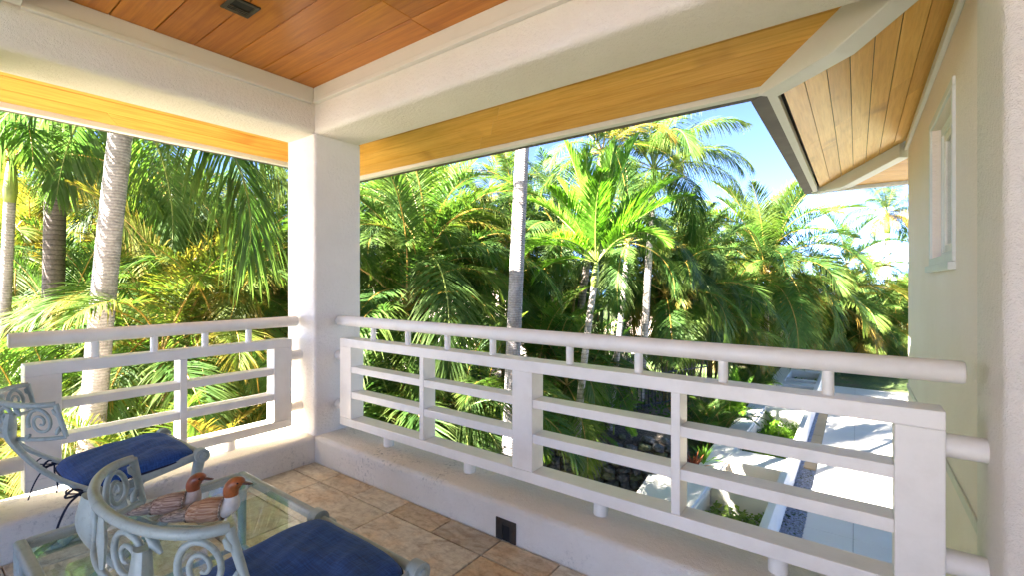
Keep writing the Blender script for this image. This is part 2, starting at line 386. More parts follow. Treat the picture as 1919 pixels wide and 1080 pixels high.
tag(link('unseen_gravel_pad', prism([(-16, -26), (16, -26), (16, -2.8), (-4.5, -2.8), (-16, -6)], G - .06, G + .13), 'gravel_pad'), kind='structure')  # unseen ground added behind the house to cut green bounce light
# terrace behind the lava wall
WALL_A = Vector((-5.6, 4.2)); WALL_B = Vector((.62, 7.62))
def terrace():
    bm = bmesh.new(); nu, nv = 40, 26; g = {}
    d = (WALL_B - WALL_A); nrm = Vector((-d.y, d.x)).normalized()
    for i in range(nu + 1):
        for j in range(nv + 1):
            u = i / nu; q = (j / nv) ** 1.5 * 16
            p = WALL_A + d * u + nrm * (q + .12)
            z = -1.98 + .42 * (1 - math.exp(-q * .5)) + .06 * math.sin(p.x * 3.1) * math.sin(p.y * 2.7) - .02 * q
            if j == 0: z -= .2
            g[i, j] = bm.verts.new((p.x, p.y, z))
    for i in range(nu):
        for j in range(nv): bm.faces.new((g[i, j], g[i + 1, j], g[i + 1, j + 1], g[i, j + 1])).smooth = True
    me = bpy.data.meshes.new('terrace'); bm.to_mesh(me); bm.free(); return me
tag(link('garden_bed', terrace(), 'soil', None, (0, 0, 0)), kind='structure')

# ---- floor with tiles
fl = tag(box('floor', .0, 3.84, -2.6, .0, -.30, -.012, 'grout'), kind='structure')
TS = .3555
tv = []
for k in range(4): tv.append(None)
def tile_mesh(x0, x1, y0, y1):
    return boxmesh(x0 + .003, x1 - .003, y0 + .003, y1 - .003, -.0115, 0, .0025, 1)
rows = [(0, -.175, .355, .005)] + [(-.175 - TS * i, -.175 - TS * (i + 1), (.71 if i % 2 == 0 else .533), (.36 - .71 if i % 2 == 0 else .18 - .533)) for i in range(7)]
for ya, yb, wd, x0 in rows:
    x = x0
    while x < 3.8:
        a_, b_ = max(x, .004), min(x + wd, 3.83)
        if ya > -2.5 and b_ - a_ > .05:
            o = link('tile', tile_mesh(a_, b_, max(yb, -2.6), ya - (.004 if ya == 0 else 0)), 'tile', fl); o.location.z += random.uniform(-.0008, .0008)
        x += wd

# ---- parapets (low walls) and pillars
def wallthing(name, label, cat, me, mat):
    return tag(link(name, me, mat), label, cat)
wallthing('parapet_wall', 'low cream stucco parapet under the long right railing, with a bronze scupper', 'wall',
          extrude(0, roundrect(0, T, -.32, .19, .035, ('tl', 'tr')), -T, 3.64, True), 'stucco_worn')
wallthing('parapet_wall', 'low cream stucco parapet under the short left railing, behind the chair', 'wall',
          extrude(1, roundrect(-T, 0, -.32, .19, .035, ('tl', 'tr')), -2.1, 0, True), 'stucco_worn')
def pillar(name, label, x0, x1, y0, y1, z0, z1, mat='stucco', r=.028):
    me = boxmesh(x0, x1, y0, y1, z0, z1)
    bm = bmesh.new(); bm.from_mesh(me)
    es = [e for e in bm.edges if abs(e.verts[0].co.z - e.verts[1].co.z) > .5]
    bmesh.ops.bevel(bm, geom=es, offset=r, segments=5, profile=.5, affect='EDGES'); bm.to_mesh(me); bm.free()
    me.polygons.foreach_set('use_smooth', [True] * len(me.polygons)); me.set_sharp_from_angle(angle=R(35))
    return tag(link(name, me, mat), label, 'pillar')
pillar('pillar', 'white stucco corner pillar between the two railings', -T, .0, .0, T, .188, 2.472)
pillar('pillar', 'stucco pillar at the right edge of the picture, where the railing ends', 3.615, 4.15, -.012, T - .02, -.3, 2.472)
pillar('pillar', 'stucco pillar at the left edge, behind the left railing end', -T, 0, -2.1, -1.635, .188, 2.472)
# ---- beams
wallthing('beam', 'thick stucco beam above the long right railing', 'beam', extrude(0, roundrect(0, T, 2.47, 2.86, .04, ('bl', 'br')), -T, 4.1, True), 'stucco')
wallthing('beam', 'thick stucco beam above the short left railing', 'beam', extrude(1, roundrect(-T, 0, 2.47, 2.86, .04, ('bl', 'br')), -7.0, 0, True), 'stucco')
wallthing('beam', 'white header beam cutting the top left corner of the picture', 'beam', extrude(0, roundrect(-1.95, -1.535, 2.682, 2.86, .012, ('bl', 'br')), .036, 3.84, True), 'trim')

# ---- ceiling
cl = tag(box('ceiling', 0, 3.84, -1.6, 0, 2.822, 2.86, 'black'), kind='structure')
pw = .2
for j in range(8):
    y1 = -.006 - pw * j; y0 = max(y1 - pw + .005, -1.58); x = .01; cuts = sorted([random.uniform(.5, 1.9), random.uniform(2.2, 3.3)])
    for a, b in zip([.01] + cuts, cuts + [3.83]):
        o = link('plank', boxmesh(a, b - .002, y0, y1, 2.80, 2.818, .0022, 1), 'wood_c', cl); o.location.z += random.uniform(-.0008, .0008)
for nm, args in (('ceiling_trim', (.0, .026, -1.535, -.026, 2.712, 2.80)), ('ceiling_trim', (0.026, 3.83, -.026, 0, 2.712, 2.80)),
                 ('ceiling_bead', (.0, .036, -1.535, -.036, 2.680, 2.712)), ('ceiling_bead', (.036, 3.83, -.036, 0, 2.680, 2.712))):
    box(nm, *args, 'trim', cl, .004, 2)
# ceiling fixture
cv = thing('ceiling_fixture', 'small square dark recessed fixture in the wooden ceiling', 'fixture', (.675, -.815, 2.80))
vx0, vx1, vy0, vy1 = .60, .752, -.885, -.745
box('frame', vx0, vx1, vy0, vy0 + .022, 2.790, 2.799, 'bronze', cv, .003); box('frame', vx0, vx1, vy1 - .022, vy1, 2.790, 2.799, 'bronze', cv, .003)
box('frame', vx0, vx0 + .022, vy0 + .022, vy1 - .022, 2.790, 2.799, 'bronze', cv, .003); box('frame', vx1 - .022, vx1, vy0 + .022, vy1 - .022, 2.790, 2.799, 'bronze', cv, .003)
box('backing', vx0 + .02, vx1 - .02, vy0 + .02, vy1 - .02, 2.796, 2.799, 'black', cv)  # flat black sheet in place of the shaded recess
for k in range(3): box('louvre', vx0 + .024 + k * .016, vx0 + .032 + k * .016, vy0 + .022, vy1 - .022, 2.789, 2.796, 'bronze', cv)

# ---- roof shell and eaves
E_ = 1.27; XE = 2.83; YF = 5.19; XW = 3.70; YW = 4.32; P = .35; ZE = 2.505
def soff(dist): return ZE + P * dist
def roof_mesh():
    z0 = 2.66; k = .36; H = 4.0
    e = 1.38; xe = XE - .11; yf = YF + .11; top = z0 + k * H
    def q(*pts): return [Vector(p) for p in pts]
    polys = [q((-e, e, z0), (-e + H, e - H, top), (-e + H, -10.5, top), (-e, -10.5, z0)),
             q((-e, e, z0), (xe, e, z0), (xe + H, e - H, top), (-e + H, e - H, top)),
             q((xe, e, z0), (xe, yf, z0), (xe + H, yf - H, top), (xe + H, e - H, top)),
             q((xe, yf, z0), (14, yf, z0), (14, yf - H, top), (xe + H, yf - H, top)),
             q((-e + H, e - H, top), (xe + H, e - H, top), (xe + H, yf - H, top), (14, yf - H, top), (14, -10.5, top), (-e + H, -10.5, top))]
    v = []; f = []
    for dz, flip in ((0, False), (-.06, True)):
        for pl in polys:
            o = len(v); v += [(p.x, p.y, p.z + dz) for p in pl]; idx = tuple(range(o, o + len(pl))); f.append(idx[::-1] if flip else idx)
    return mesh_from('roof', v, f)
hs = thing('house', 'cream stucco house wing on the right with cedar eaves and a tall window', 'house', (XW + 2, YW / 2, G))
link('roof', roof_mesh(), 'roofing', hs)
link('wall', prism([(XW + .10, T - .02), (8, T - .02), (8, YW), (XW + .10, YW)], G, 2.80), 'house', hs)
WY0, WY1, WZ0, WZ1 = 1.53, 2.44, 1.495, 2.41
for y0, y1, z0, z1 in ((T - .02, YW, G, WZ0), (T - .02, YW, WZ1, 2.80), (T - .02, WY0, WZ0, WZ1), (WY1, YW, WZ0, WZ1)):
    link('wall', boxmesh(XW, XW + .10, y0, y1, z0, z1), 'house', hs)

def strips(d0, d1, n): return [(d0 + (d1 - d0) * i / n, d0 + (d1 - d0) * (i + 1) / n) for i in range(n)]
def plank_prism(parent, plan, dist, mat, lift=0):
    return link('plank', prism(plan, lambda x, y: soff(dist(x, y)) + lift, lambda x, y: soff(dist(x, y)) + .016 + lift), mat, parent)
GAP = .004
def cuts_between(a, b, lo, hi):
    out = [a]; x = a + random.uniform(.4, hi)
    while x < b - lo: out.append(x); x += random.uniform(lo, hi)
    return out + [b]
# right eave of the lanai (planks along x)
er = thing('eave', 'cedar plank eave above the long right railing, white edge and dark gutter', 'eave', (1.2, .8, 2.5))
for a, b in strips(.065, E_ - T, 6):
    ya, yb = E_ - a - GAP, E_ - b
    x0a, x0b = -ya, -yb; x1a, x1b = XE + (E_ - ya) - .05, XE + (E_ - yb) - .05
    cs = cuts_between(0, 1, .38, .7); lift = random.uniform(-.001, .001)
    for s, t in zip(cs, cs[1:]):
        f = lambda u, lo, hi: lo + (hi - lo) * u
        plank_prism(er, [(f(s, x0a, x1a), ya), (f(t, x0a, x1a) - .002, ya), (f(t, x0b, x1b) - .002, yb), (f(s, x0b, x1b), yb)], lambda x, y: E_ - y, 'wood_x', lift)
link('edge_trim', prism([(-E_, E_), (XE - .002, E_), (XE + .058, E_ - .06), (-E_ + .06, E_ - .06)], 2.495, 2.545), 'trim', er)
link('gutter', prism([(-E_ - .1, E_ + .1), (XE - .1, E_ + .1), (XE - .003, E_ + .003), (-E_ - .003, E_ + .003)], 2.51, 2.615), 'gutter', er)
# left eave (planks along y)
el = thing('eave', 'cedar plank eave above the short left railing with white edge board', 'eave', (-.8, -1, 2.5))
for a, b in strips(.065, E_ - T, 6):
    xa, xb = -E_ + a + GAP, -E_ + b
    cs = cuts_between(0, 1, .2, .4); lift = random.uniform(-.001, .001); f = lambda u, lo: -8 + (lo + 8) * u
    for s, t in zip(cs, cs[1:]):
        plank_prism(el, [(xa, f(s, -xa)), (xb, f(s, -xb)), (xb, f(t, -xb) - .002), (xa, f(t, -xa) - .002)], lambda x, y: x + E_, 'wood_y', lift)
link('edge_trim', prism([(-E_, -8), (-E_ + .06, -8), (-E_ + .06, E_ - .062), (-E_, E_ - .002)], 2.495, 2.545), 'trim', el)
link('gutter', prism([(-E_ - .1, -8), (-E_ - .003, -8), (-E_ - .003, E_ - .003), (-E_ - .1, E_ + .097)], 2.51, 2.615), 'gutter', el)
# house wing eaves
for a, b in strips(.075, XW - XE - .01, 7):
    xa, xb = XE + a + GAP, XE + b
    y0a, y0b = E_ - (xa - XE) + .05, E_ - (xb - XE) + .05; y1a, y1b = YF - (xa - XE) - .05, YF - (xb - XE) - .05
    cs = cuts_between(0, 1, .35, .7) ; lift = random.uniform(-.001, .001); f = lambda u, lo, hi: lo + (hi - lo) * u
    for s, t in zip(cs, cs[1:]):
        o = plank_prism(hs, [(xa, f(s, y0a, y1a)), (xb, f(s, y0b, y1b)), (xb, f(t, y0b, y1b) - .002), (xa, f(t, y0a, y1a) - .002)], lambda x, y: x - XE, 'wood_h', lift)
for a, b in strips(.075, YF - YW - .01, 7):
    ya, yb = YF - a - GAP, YF - b
    plank_prism(hs, [(XE + a + .06, ya), (XE + b + .06, yb), (7.5, yb), (7.5, ya)], lambda x, y: YF - y, 'wood_x')
link('edge_trim', prism([(XE + .002, E_ + .002), (XE + .055, E_ - .05), (XE + .055, YF - .057), (XE + .002, YF - .004)], 2.495, 2.545), 'trim', hs)
link('edge_trim', prism([(XE, YF), (XE + .06, YF - .06), (7.5, YF - .06), (7.5, YF)], 2.495, 2.545), 'trim', hs)
link('gutter', prism([(XE - .1, E_ + .103), (XE - .002, E_ + .006), (XE - .002, YF + .002), (XE - .1, YF + .1)], 2.508, 2.615), 'gutter', hs)
link('gutter', prism([(XE - .097, YF + .1), (XE, YF + .004), (7.5, YF + .004), (7.5, YF + .1)], 2.508, 2.615), 'gutter', hs)
def rafter(parent, p0, p1, wdt, flat, zlow, drop):
    p0, p1 = Vector(p0), Vector(p1); d = (p1 - p0); L = d.length; d.normalize(); s = Vector((-d.y, d.x)) * wdt / 2
    def zs(t): return soff(t / math.sqrt(2))
    ts = [0.02, flat, L]; v = []; f = []
    for t in ts:
        zb = zlow if t <= flat else zlow + (zs(t) - zs(flat)); zt = zs(t) + .03
        for sg in (-1, 1):
            q = p0 + d * t + s * sg; v += [(q.x, q.y, zb), (q.x, q.y, zt)]
    for i in range(2):
        o = i * 4; f += [(o, o + 2, o + 6, o + 4), (o + 1, o + 5, o + 7, o + 3), (o, o + 4, o + 5, o + 1), (o + 2, o + 3, o + 7, o + 6)]
    f += [(0, 1, 3, 2), (8, 10, 11, 9)]
    me = mesh_from('rafter', v, f); bm = bmesh.new(); bm.from_mesh(me); bmesh.ops.recalc_face_normals(bm, faces=bm.faces); bm.to_mesh(me); bm.free()
    bevel_mesh(me, .006, 2); return link('valley_rafter' if p1.y < 1 else 'hip_rafter', me, 'trim', parent)
rafter(hs, (XE - .005, E_ + .005), (XW - .04, E_ - (XW - XE) + .04), .125, .56, 2.478, .15)
rafter(hs, (XE + .005, YF - .005), (XW - .03, YF - (XW - XE) + .03), .125, .50, 2.478, .15)
box('wall_trim', XW - .03, XW - .001, T, YW, 2.715, 2.775, 'trim', hs, .004)
box('wall_trim', XW - .03, 7.5, YW + .001, YW + .03, 2.715, 2.775, 'trim', hs, .004)
box('shadow_band', XW - .012, XW - .001, T - .02, YW, .26, .315, 'stucco_worn', hs, .004)  # strip added in place of the shadow band across the wall
# lower storey below the lanai and room walls beside it
link('lower_wall', prism([(-T, -9), (3.69, -9), (3.69, T - .004), (-T, T - .004)], G - .1, -.322), 'house', hs)
link('wall', prism([(3.85, -2.1), (4.0, -2.1), (4.0, -.014), (3.85, -.014)], -.3, 2.80), 'stucco', hs)
link('unseen_room_floor', prism([(-T + .01, -8.9), (8, -8.9), (8, -2.605), (-T + .01, -2.605)], -.318, -.014), 'unseen_room_floor', hs)  # unseen dark floor, added so less sunlight bounces in from behind
link('unseen_room_wall', prism([(-T + .004, -7.0), (-.12, -7.0), (-.12, -2.102), (-T + .004, -2.102)], -.3, 2.465), 'stucco', hs)
link('unseen_room_wall', prism([(-T + .01, -7.2), (.9, -7.2), (.9, -7.0), (-T + .01, -7.0)], -.013, 4.0), 'stucco', hs)  # unseen piece of back wall, sized to cut light from behind
# window, set back in its opening
def ringbox(bm, x0, x1, y0, y1, z0, z1, wd):
    for a in ((y0, y1, z1 - wd, z1), (y0, y1, z0, z0 + wd), (y0, y0 + wd, z0 + wd, z1 - wd), (y1 - wd, y1, z0 + wd, z1 - wd)):
        r = bmesh.ops.create_cube(bm, size=1); sx, sy, sz = x1 - x0, a[1] - a[0], a[3] - a[2]
        bmesh.ops.scale(bm, vec=(sx, sy, sz), verts=r['verts']); bmesh.ops.translate(bm, vec=((x0 + x1) / 2, (a[0] + a[1]) / 2, (a[2] + a[3]) / 2), verts=r['verts'])
def ring(name, x0, x1, y0, y1, z0, z1, wd, mat, parent, bev=.003):
    bm = bmesh.new(); ringbox(bm, x0, x1, y0, y1, z0, z1, wd); me = bpy.data.meshes.new(name); bm.to_mesh(me); bm.free(); bevel_mesh(me, bev, 1); return link(name, me, mat, parent)
wn = ring('window', XW + .045, XW + .095, WY0 + .002, WY1 - .002, WZ0 + .002, WZ1 - .002, .055, 'trim', hs)
ring('casing', XW - .014, XW + .044, WY0 - .05, WY1 + .05, WZ0 - .03, WZ1 + .05, .049, 'trim', wn)
ring('sash', XW + .055, XW + .085, WY0 + .058, WY1 - .058, WZ0 + .058, WZ1 - .058, .05, 'white', wn)
link('pane', boxmesh(XW + .066, XW + .070, WY0 + .109, WY1 - .109, WZ0 + .109, WZ1 - .109), 'pane', wn)
link('curtain', boxmesh(XW + .087, XW + .091, WY0 + .10, WY1 - .30, WZ0 + .06, WZ1 - .06), 'curtain', wn)
link('room_dark_sheet', boxmesh(XW + .096, XW + .099, WY0 + .01, WY1 - .01, WZ0 + .01, WZ1 - .01), 'iron', wn)  # flat dark sheet standing in for the unlit room
box('sill', XW - .035, XW + .044, WY0 - .06, WY1 + .06, WZ0 - .075, WZ0 - .032, 'trim', wn, .005)
# scupper in the right parapet
su = thing('scupper', 'dark bronze drain scupper set in the right parapet at floor level', 'drain', (1.806, -.003, 0))
sx0, sx1, sz1 = 1.742, 1.872, .112
box('plate', sx0, 1.785, -.008, -.001, .001, sz1, 'bronze', su, .002); box('plate', 1.832, sx1, -.008, -.001, .001, sz1, 'bronze', su, .002)
box('plate', 1.7852, 1.8318, -.008, -.001, .082, sz1, 'bronze', su, .002); box('opening', 1.7855, 1.8315, -.0035, -.0012, .001, .0815, 'black', su)  # the hole is a flat black sheet painting its inner shade
# ================================================================== RAILINGS
def railing(along, label, base, a0, a1, posts, stiles, spindles, feet, rail, stubs, c):
    """along: 0 = along x at y = c, 1 = along y at x = c"""
    rt = thing('railing', label, 'railing', base)
    def bx(name, u0, u1, dv, z0, z1, bev=.004):
        if along == 0: return box(name, u0, u1, c - dv, c + dv, z0, z1, 'white', rt, bev, 2)
        return box(name, c - dv, c + dv, u0, u1, z0, z1, 'white', rt, bev, 2)
    def pt(u, z, dv=0): return (u, c + dv, z) if along == 0 else (c + dv, u, z)
    D = .058
    bx('top_rail', a0, a1, D, .860, .922); bx('bottom_rail', a0, a1, D, .262, .322)
    for p0, p1 in posts: bx('post', p0, p1, D - .0015, .322, .860)
    sp = sorted(posts)
    for k in range(len(sp) - 1):
        u0, u1 = sp[k][1], sp[k + 1][0]; st = [s for s in stiles if u0 < s[0] < u1]
        for s in st: bx('stile', s[0], s[1], D - .004, .322, .860, .003)
        ed = [u0] + [e for s in st for e in s] + [u1]
        for i in range(0, len(ed), 2):
            for z0, z1 in ((.668, .715), (.478, .527)): bx('slat', ed[i], ed[i + 1], D - .007, z0, z1, .003)
    for s in spindles: tube('spindle', [pt(s, .921), pt(s, 1.025)], .020, 'white', rt, 12)
    for s in feet: tube('foot', [pt(s, .188), pt(s, .2635)], .036, 'white', rt, 14)
    for u0, u1, z in stubs: tube('bracket', [pt(u0, z), pt(u1, z)], .040, 'white', rt, 16)
    v, f = tube_vf([pt(rail[0], 1.049), pt(rail[0] + .006, 1.049), pt(rail[1] - .006, 1.049), pt(rail[1], 1.049)], [.034, .039, .039, .034], 24)
    me = mesh_from('handrail', v, f, True); me.set_sharp_from_angle(angle=R(60)); link('handrail', me, 'white', rt)
    return rt
railing(0, 'long white slatted railing on the right with round handrail', (1.8, .204, .19), .097, 3.51,
        [(.097, .236), (1.735, 1.868), (3.378, 3.51)], [(.98, 1.018), (2.61, 2.65)],
        [.431, .809, 1.182, 1.553, 2.069, 2.441, 2.815, 3.186], [.606, 1.37, 2.245, 3.02], (.004, 3.563),
        [(-.02, .099, .778), (-.02, .099, .394), (3.508, 3.64, .80), (3.508, 3.64, .41)], .204)
railing(1, 'short white slatted railing on the left behind the chair', (-.204, -.8, .19), -1.50, -.096,
        [(-1.50, -1.36), (-.229, -.096)], [(-.817, -.778)],
        [-1.215, -.938, -.659, -.383], [-.506, -1.18], (-1.553, -.03),
        [(-.098, .02, .785), (-.098, .02, .393), (-1.66, -1.498, .772), (-1.66, -1.498, .41)], -.204)

# ================================================================== FURNITURE
def make_chair(label, cx):
    """verdigris cast chair facing +y, centred on x = cx"""
    ch = thing('chair', label, 'chair', (cx, -1.2, 0), 'verdigris chairs with navy cushions')
    W = .265
    for s in (-1, 1):
        x = cx + s * W
        v, f = merge([tube_vf([(x, -1.33, .392), (x, -.935, .462)], .021, 8, True, (.62, 1.0))])
        me = mesh_from('seat_rail', v, f, True); me.set_sharp_from_angle(angle=R(40)); link('seat_rail', me, 'verdigris', ch)
        # crossing curved legs
        lg1 = smooth_path([(x, -.955, .455), (x, -1.00, .30), (x, -1.13, .16), (x, -1.30, .07), (x, -1.40, .018)], 5)
        lg2 = smooth_path([(x - s * .03, -1.29, .39), (x - s * .03, -1.25, .26), (x - s * .03, -1.12, .14), (x - s * .03, -.97, .065), (x - s * .03, -.88, .018)], 5)
        for lg in (lg1, lg2):
            n = len(lg); o = tube('leg', lg, [.026 - .008 * math.sin(math.pi * i / (n - 1)) for i in range(n)], 'verdigris', ch, 10, True, (.7, 1.1))
            e = lg[-1]; tube('foot_pad', [(e.x, e.y - .028, .012), (e.x, e.y + .028, .012)], .0118, 'verdigris', o, 8)
        for y, z in ((-1.29, .398), (-.955, .458)):
            b = tube('pivot', [(x - s * .012, y, z), (x + s * .030, y, z)], .034, 'verdigris', ch, 20)
            tube('bolt', [(x + s * .030, y, z), (x + s * .036, y, z), (x + s * .040, y, z)], [.017, .016, .008], 'verdigris', b, 14)
        # back post: from the rear pivot sweeping back and up to the backrest
        px = cx + s * .19
        ps = smooth_path([(x + s * .006, -1.285, .385), (x + s * .004, -1.40, .44), (x - s * .012, -1.525, .55), (x - s * .04, -1.605, .67), (px + s * .012, -1.622, .725), (px, -1.618, .81)], 6)
        n = len(ps); rr = [.026 - .006 * math.sin(math.pi * min(1, i / (n * .7))) for i in range(n)]
        for i in range(n): rr[i] += .014 * max(0, 1 - abs(i / (n - 1) - .86) / .17)
        tube('back_post', ps, rr, 'verdigris', ch, 12, True, (1.15, .55))
    for y, z in ((-1.30, .392), (-.948, .455)): tube('cross_bar', [(cx - W, y, z), (cx + W, y, z)], .015, 'verdigris', ch, 10)
    tube('cross_bar', [(cx - W + .01, -1.145, .155), (cx + W - .01, -1.145, .155)], .013, 'verdigris', ch, 10)
    # backrest: curved pierced band between arc angle -A..A
    RX, RY = .312, .140
    def arc(t, z, out=0):       # t in -1..1 along the band
        a = t * R(88); k = 1 + out
        return Vector((cx + RX * k * math.sin(a), -1.512 - RY * k * math.cos(a) + .012 - (.87 - z) * -.0 , z))
    def band(t, h):             # h 0 bottom .. 1 top, the ends lean forward towards the bottom
        z = .702 + .140 * h; p = arc(t, z)
        p.y += .030 * (1 - h) * (abs(t) ** 2); p.x += (.022 * (1 - h)) * (1 if t > 0 else -1) * abs(t) ** 3; return p
    N = 36
    top = [band(-1 + 2 * i / N, 1.0) for i in range(N + 1)]; bot = [band(-1 + 2 * i / N, 0.0) for i in range(N + 1)]
    tube('top_rail', top, [.0118] * (N + 1), 'verdigris', ch, 12); tube('bottom_rail', bot, [.0085] * (N + 1), 'verdigris', ch, 10)
    for s in (-1, 1): tube('end_rail', [band(s, 1.0), band(s, .5), band(s, 0)], [.0105, .0095, .0085], 'verdigris', ch, 10)
    # scrolls
    def spiral(tc, hc, rt, rh, turns, a0, sg):
        out = []
        for i in range(46):
            q = i / 45; a = a0 + sg * turns * 2 * math.pi * q; k = 1 - .86 * q
            out.append(band(tc + rt * k * math.cos(a), min(.98, max(.02, hc + rh * k * math.sin(a)))))
        return out
    for s in (-1, 1):
        for tc, rt, sg, a0 in ((s * .76, .155, -s, R(200) if s > 0 else R(-20)), (s * .27, .150, s, R(-20) if s > 0 else R(200))):
            pts = spiral(tc, .50, rt, .44, 1.9, a0, sg)
            tube('scroll', pts, [.0076 - .0035 * i / 45 for i in range(46)], 'verdigris', ch, 8, True, (1.0, 1.0))
        for t0, t1, h0, h1 in ((s * .94, s * .985, .86, .62), (s * .62, s * .56, .14, .02), (s * .90, s * .97, .10, .34), (s * .43, s * .52, .93, .70)):
            tube('leaf_ornament', [band(t0, h0), band((t0 + t1) / 2, (h0 + h1) / 2), band(t1, h1)], [.005, .010, .004], 'verdigris', ch, 8)
    tube('leaf_ornament', [band(0, 0.0), band(0, .5), band(0, 1.0)], [.009, .020, .009], 'verdigris', ch, 10, True, (1, .5))
    # cushion
    nu, nv = 30, 30; v = []; f = []
    rnd = random.Random(int(cx * 100))
    ph = [rnd.uniform(0, 6) for _ in range(8)]
    def surf(u, w_, top_):
        sx = math.copysign(abs(u) ** 1.0, u); sy = w_
        # super-ellipse outline
        k = (abs(u) ** 6 + abs(w_) ** 6) ** (1 / 6) if (u or w_) else 1
        m = max(abs(u), abs(w_)); sc_ = (m / k) if k else 1
        X = cx + u * sc_ * .272; Y = -1.195 + w_ * sc_ * .232
        e = max(0, 1 - m ** 5); base = .436 + (Y + 1.195) * .075
        h = .012 + .046 * (e ** .5)
        wr = .0045 * math.sin(u * 7 + ph[0] + 2 * math.sin(w_ * 3 + ph[1])) + .0035 * math.sin(w_ * 9 + ph[2] + 1.5 * math.sin(u * 4 + ph[3])) + .002 * math.sin(23 * u + 8 * w_ + ph[4])
        return (X, Y, base + (h + wr * e if top_ else -.010 * e))
    for tp in (True, False):
        for i in range(nu + 1):
            for j in range(nv + 1): v.append(surf(-1 + 2 * i / nu, -1 + 2 * j / nv, tp))
    o = (nu + 1) * (nv + 1)
    for i in range(nu):
        for j in range(nv):
            a = i * (nv + 1) + j; q = (a, a + nv + 1, a + nv + 2, a + 1); f.append(q); f.append(tuple(x + o for x in q[::-1]))
    edge = [i * (nv + 1) for i in range(nu + 1)] + [nu * (nv + 1) + j for j in range(1, nv + 1)] + [i * (nv + 1) + nv for i in range(nu - 1, -1, -1)] + [j for j in range(nv - 1, 0, -1)]
    for a, b in zip(edge, edge[1:] + edge[:1]): f.append((a, a + o, b + o, b))
    cu = link('cushion', mesh_from('cushion', v, f, True), 'fabric', ch)
    cu['label'] = 'navy blue woven seat cushion'
    rim = [Vector(v[a]).lerp(Vector(v[a + o]), .5) for a in edge]; rim = rim + rim[:2]
    tube('piping', rim, .0048, 'navy_cord', cu, 6)
    # ties at the rear corners
    for s in (-1, 1):
        bx, by, bz = cx + s * .275, -1.405, .435
        loops = [smooth_path([(bx - s * .03, by + .03, bz), (bx, by, bz), (bx + s * .012, by - .02, bz - .01)], 4),
                 smooth_path([(bx, by, bz), (bx + s * .03, by - .045, bz + .03), (bx + s * .035, by - .07, bz + .005), (bx + s * .005, by - .01, bz - .008)], 5),
                 smooth_path([(bx, by, bz), (bx - s * .03, by - .035, bz + .025), (bx - s * .035, by - .055, bz), (bx, by - .01, bz - .008)], 5),
                 smooth_path([(bx, by - .01, bz), (bx + s * .01, by - .055, bz - .035), (bx + s * .015, by - .085, bz - .10), (bx + s * .02, by - .10, bz - .16)], 5),
                 smooth_path([(bx, by - .01, bz), (bx - s * .005, by - .01, bz - .05), (bx + s * .005, by + .002, bz - .11), (bx, by - .002, bz - .155)], 5),
                 [Vector((bx - .014, by - .004, bz)), Vector((bx + .014, by - .004, bz - .004))]]
        vv = []
        for k, lp in enumerate(loops): vv.append(tube_vf(lp, .011 if k == 5 else .0055, 6, True, (1.5, .6)))
        V, F = merge(vv); link('tie', mesh_from('tie', V, F, True), 'navy_cord', cu)
    return ch
chA = make_chair('verdigris metal chair with navy cushion, at left against the short railing', .285)
chB = make_chair('verdigris metal chair with navy cushion in the foreground, right of the glass table', 1.915)

# glass table
tb = thing('glass_table', 'square glass-topped table with verdigris metal frame between the two chairs', 'table', (1.31, -1.28, 0))
tx0, tx1, ty0, ty1, tz = .925, 1.690, -1.665, -.905, .452
fw = .034
def rail_(name, x0, x1, y0, y1):
    return box(name, x0, x1, y0, y1, tz - .036, tz, 'verdigris', tb, .010, 3)
rail_('frame_rail', tx0, tx1, ty1 - fw, ty1); rail_('frame_rail', tx0, tx1, ty0, ty0 + fw)
rail_('frame_rail', tx0, tx0 + fw, ty0 + fw - .004, ty1 - fw + .004); rail_('frame_rail', tx1 - fw, tx1, ty0 + fw - .004, ty1 - fw + .004)
link('glass_top', boxmesh(tx0 + fw - .006, tx1 - fw + .006, ty0 + fw - .006, ty1 - fw + .006, tz - .014, tz - .004), 'glass', tb)
for x in (tx0 + .020, tx1 - .020):
    for y in (ty0 + .020, ty1 - .020):
        sx = 1 if x < 1.3 else -1; sy = 1 if y < -1.3 else -1
        lg = tube('leg', [(x, y, tz - .03), (x, y, .25), (x, y, .0)], [.021, .018, .018], 'verdigris', tb, 12)
        tube('gusset', smooth_path([(x, y + sy * .005, tz - .13), (x, y + sy * .03, tz - .07), (x, y + sy * .085, tz - .032)], 4), .011, 'verdigris', lg, 8)
        tube('gusset', smooth_path([(x + sx * .005, y, tz - .13), (x + sx * .03, y, tz - .07), (x + sx * .085, y, tz - .032)], 4), .011, 'verdigris', lg, 8)
for y in (ty0 + .02, ty1 - .02): tube('stretcher', [(tx0 + .02, y, .11), (tx1 - .02, y, .11)], .011, 'verdigris', tb, 8)
for x in (tx0 + .02, tx1 - .02): tube('stretcher', [(x, ty0 + .02, .11), (x, ty1 - .02, .11)], .011, 'verdigris', tb, 8)

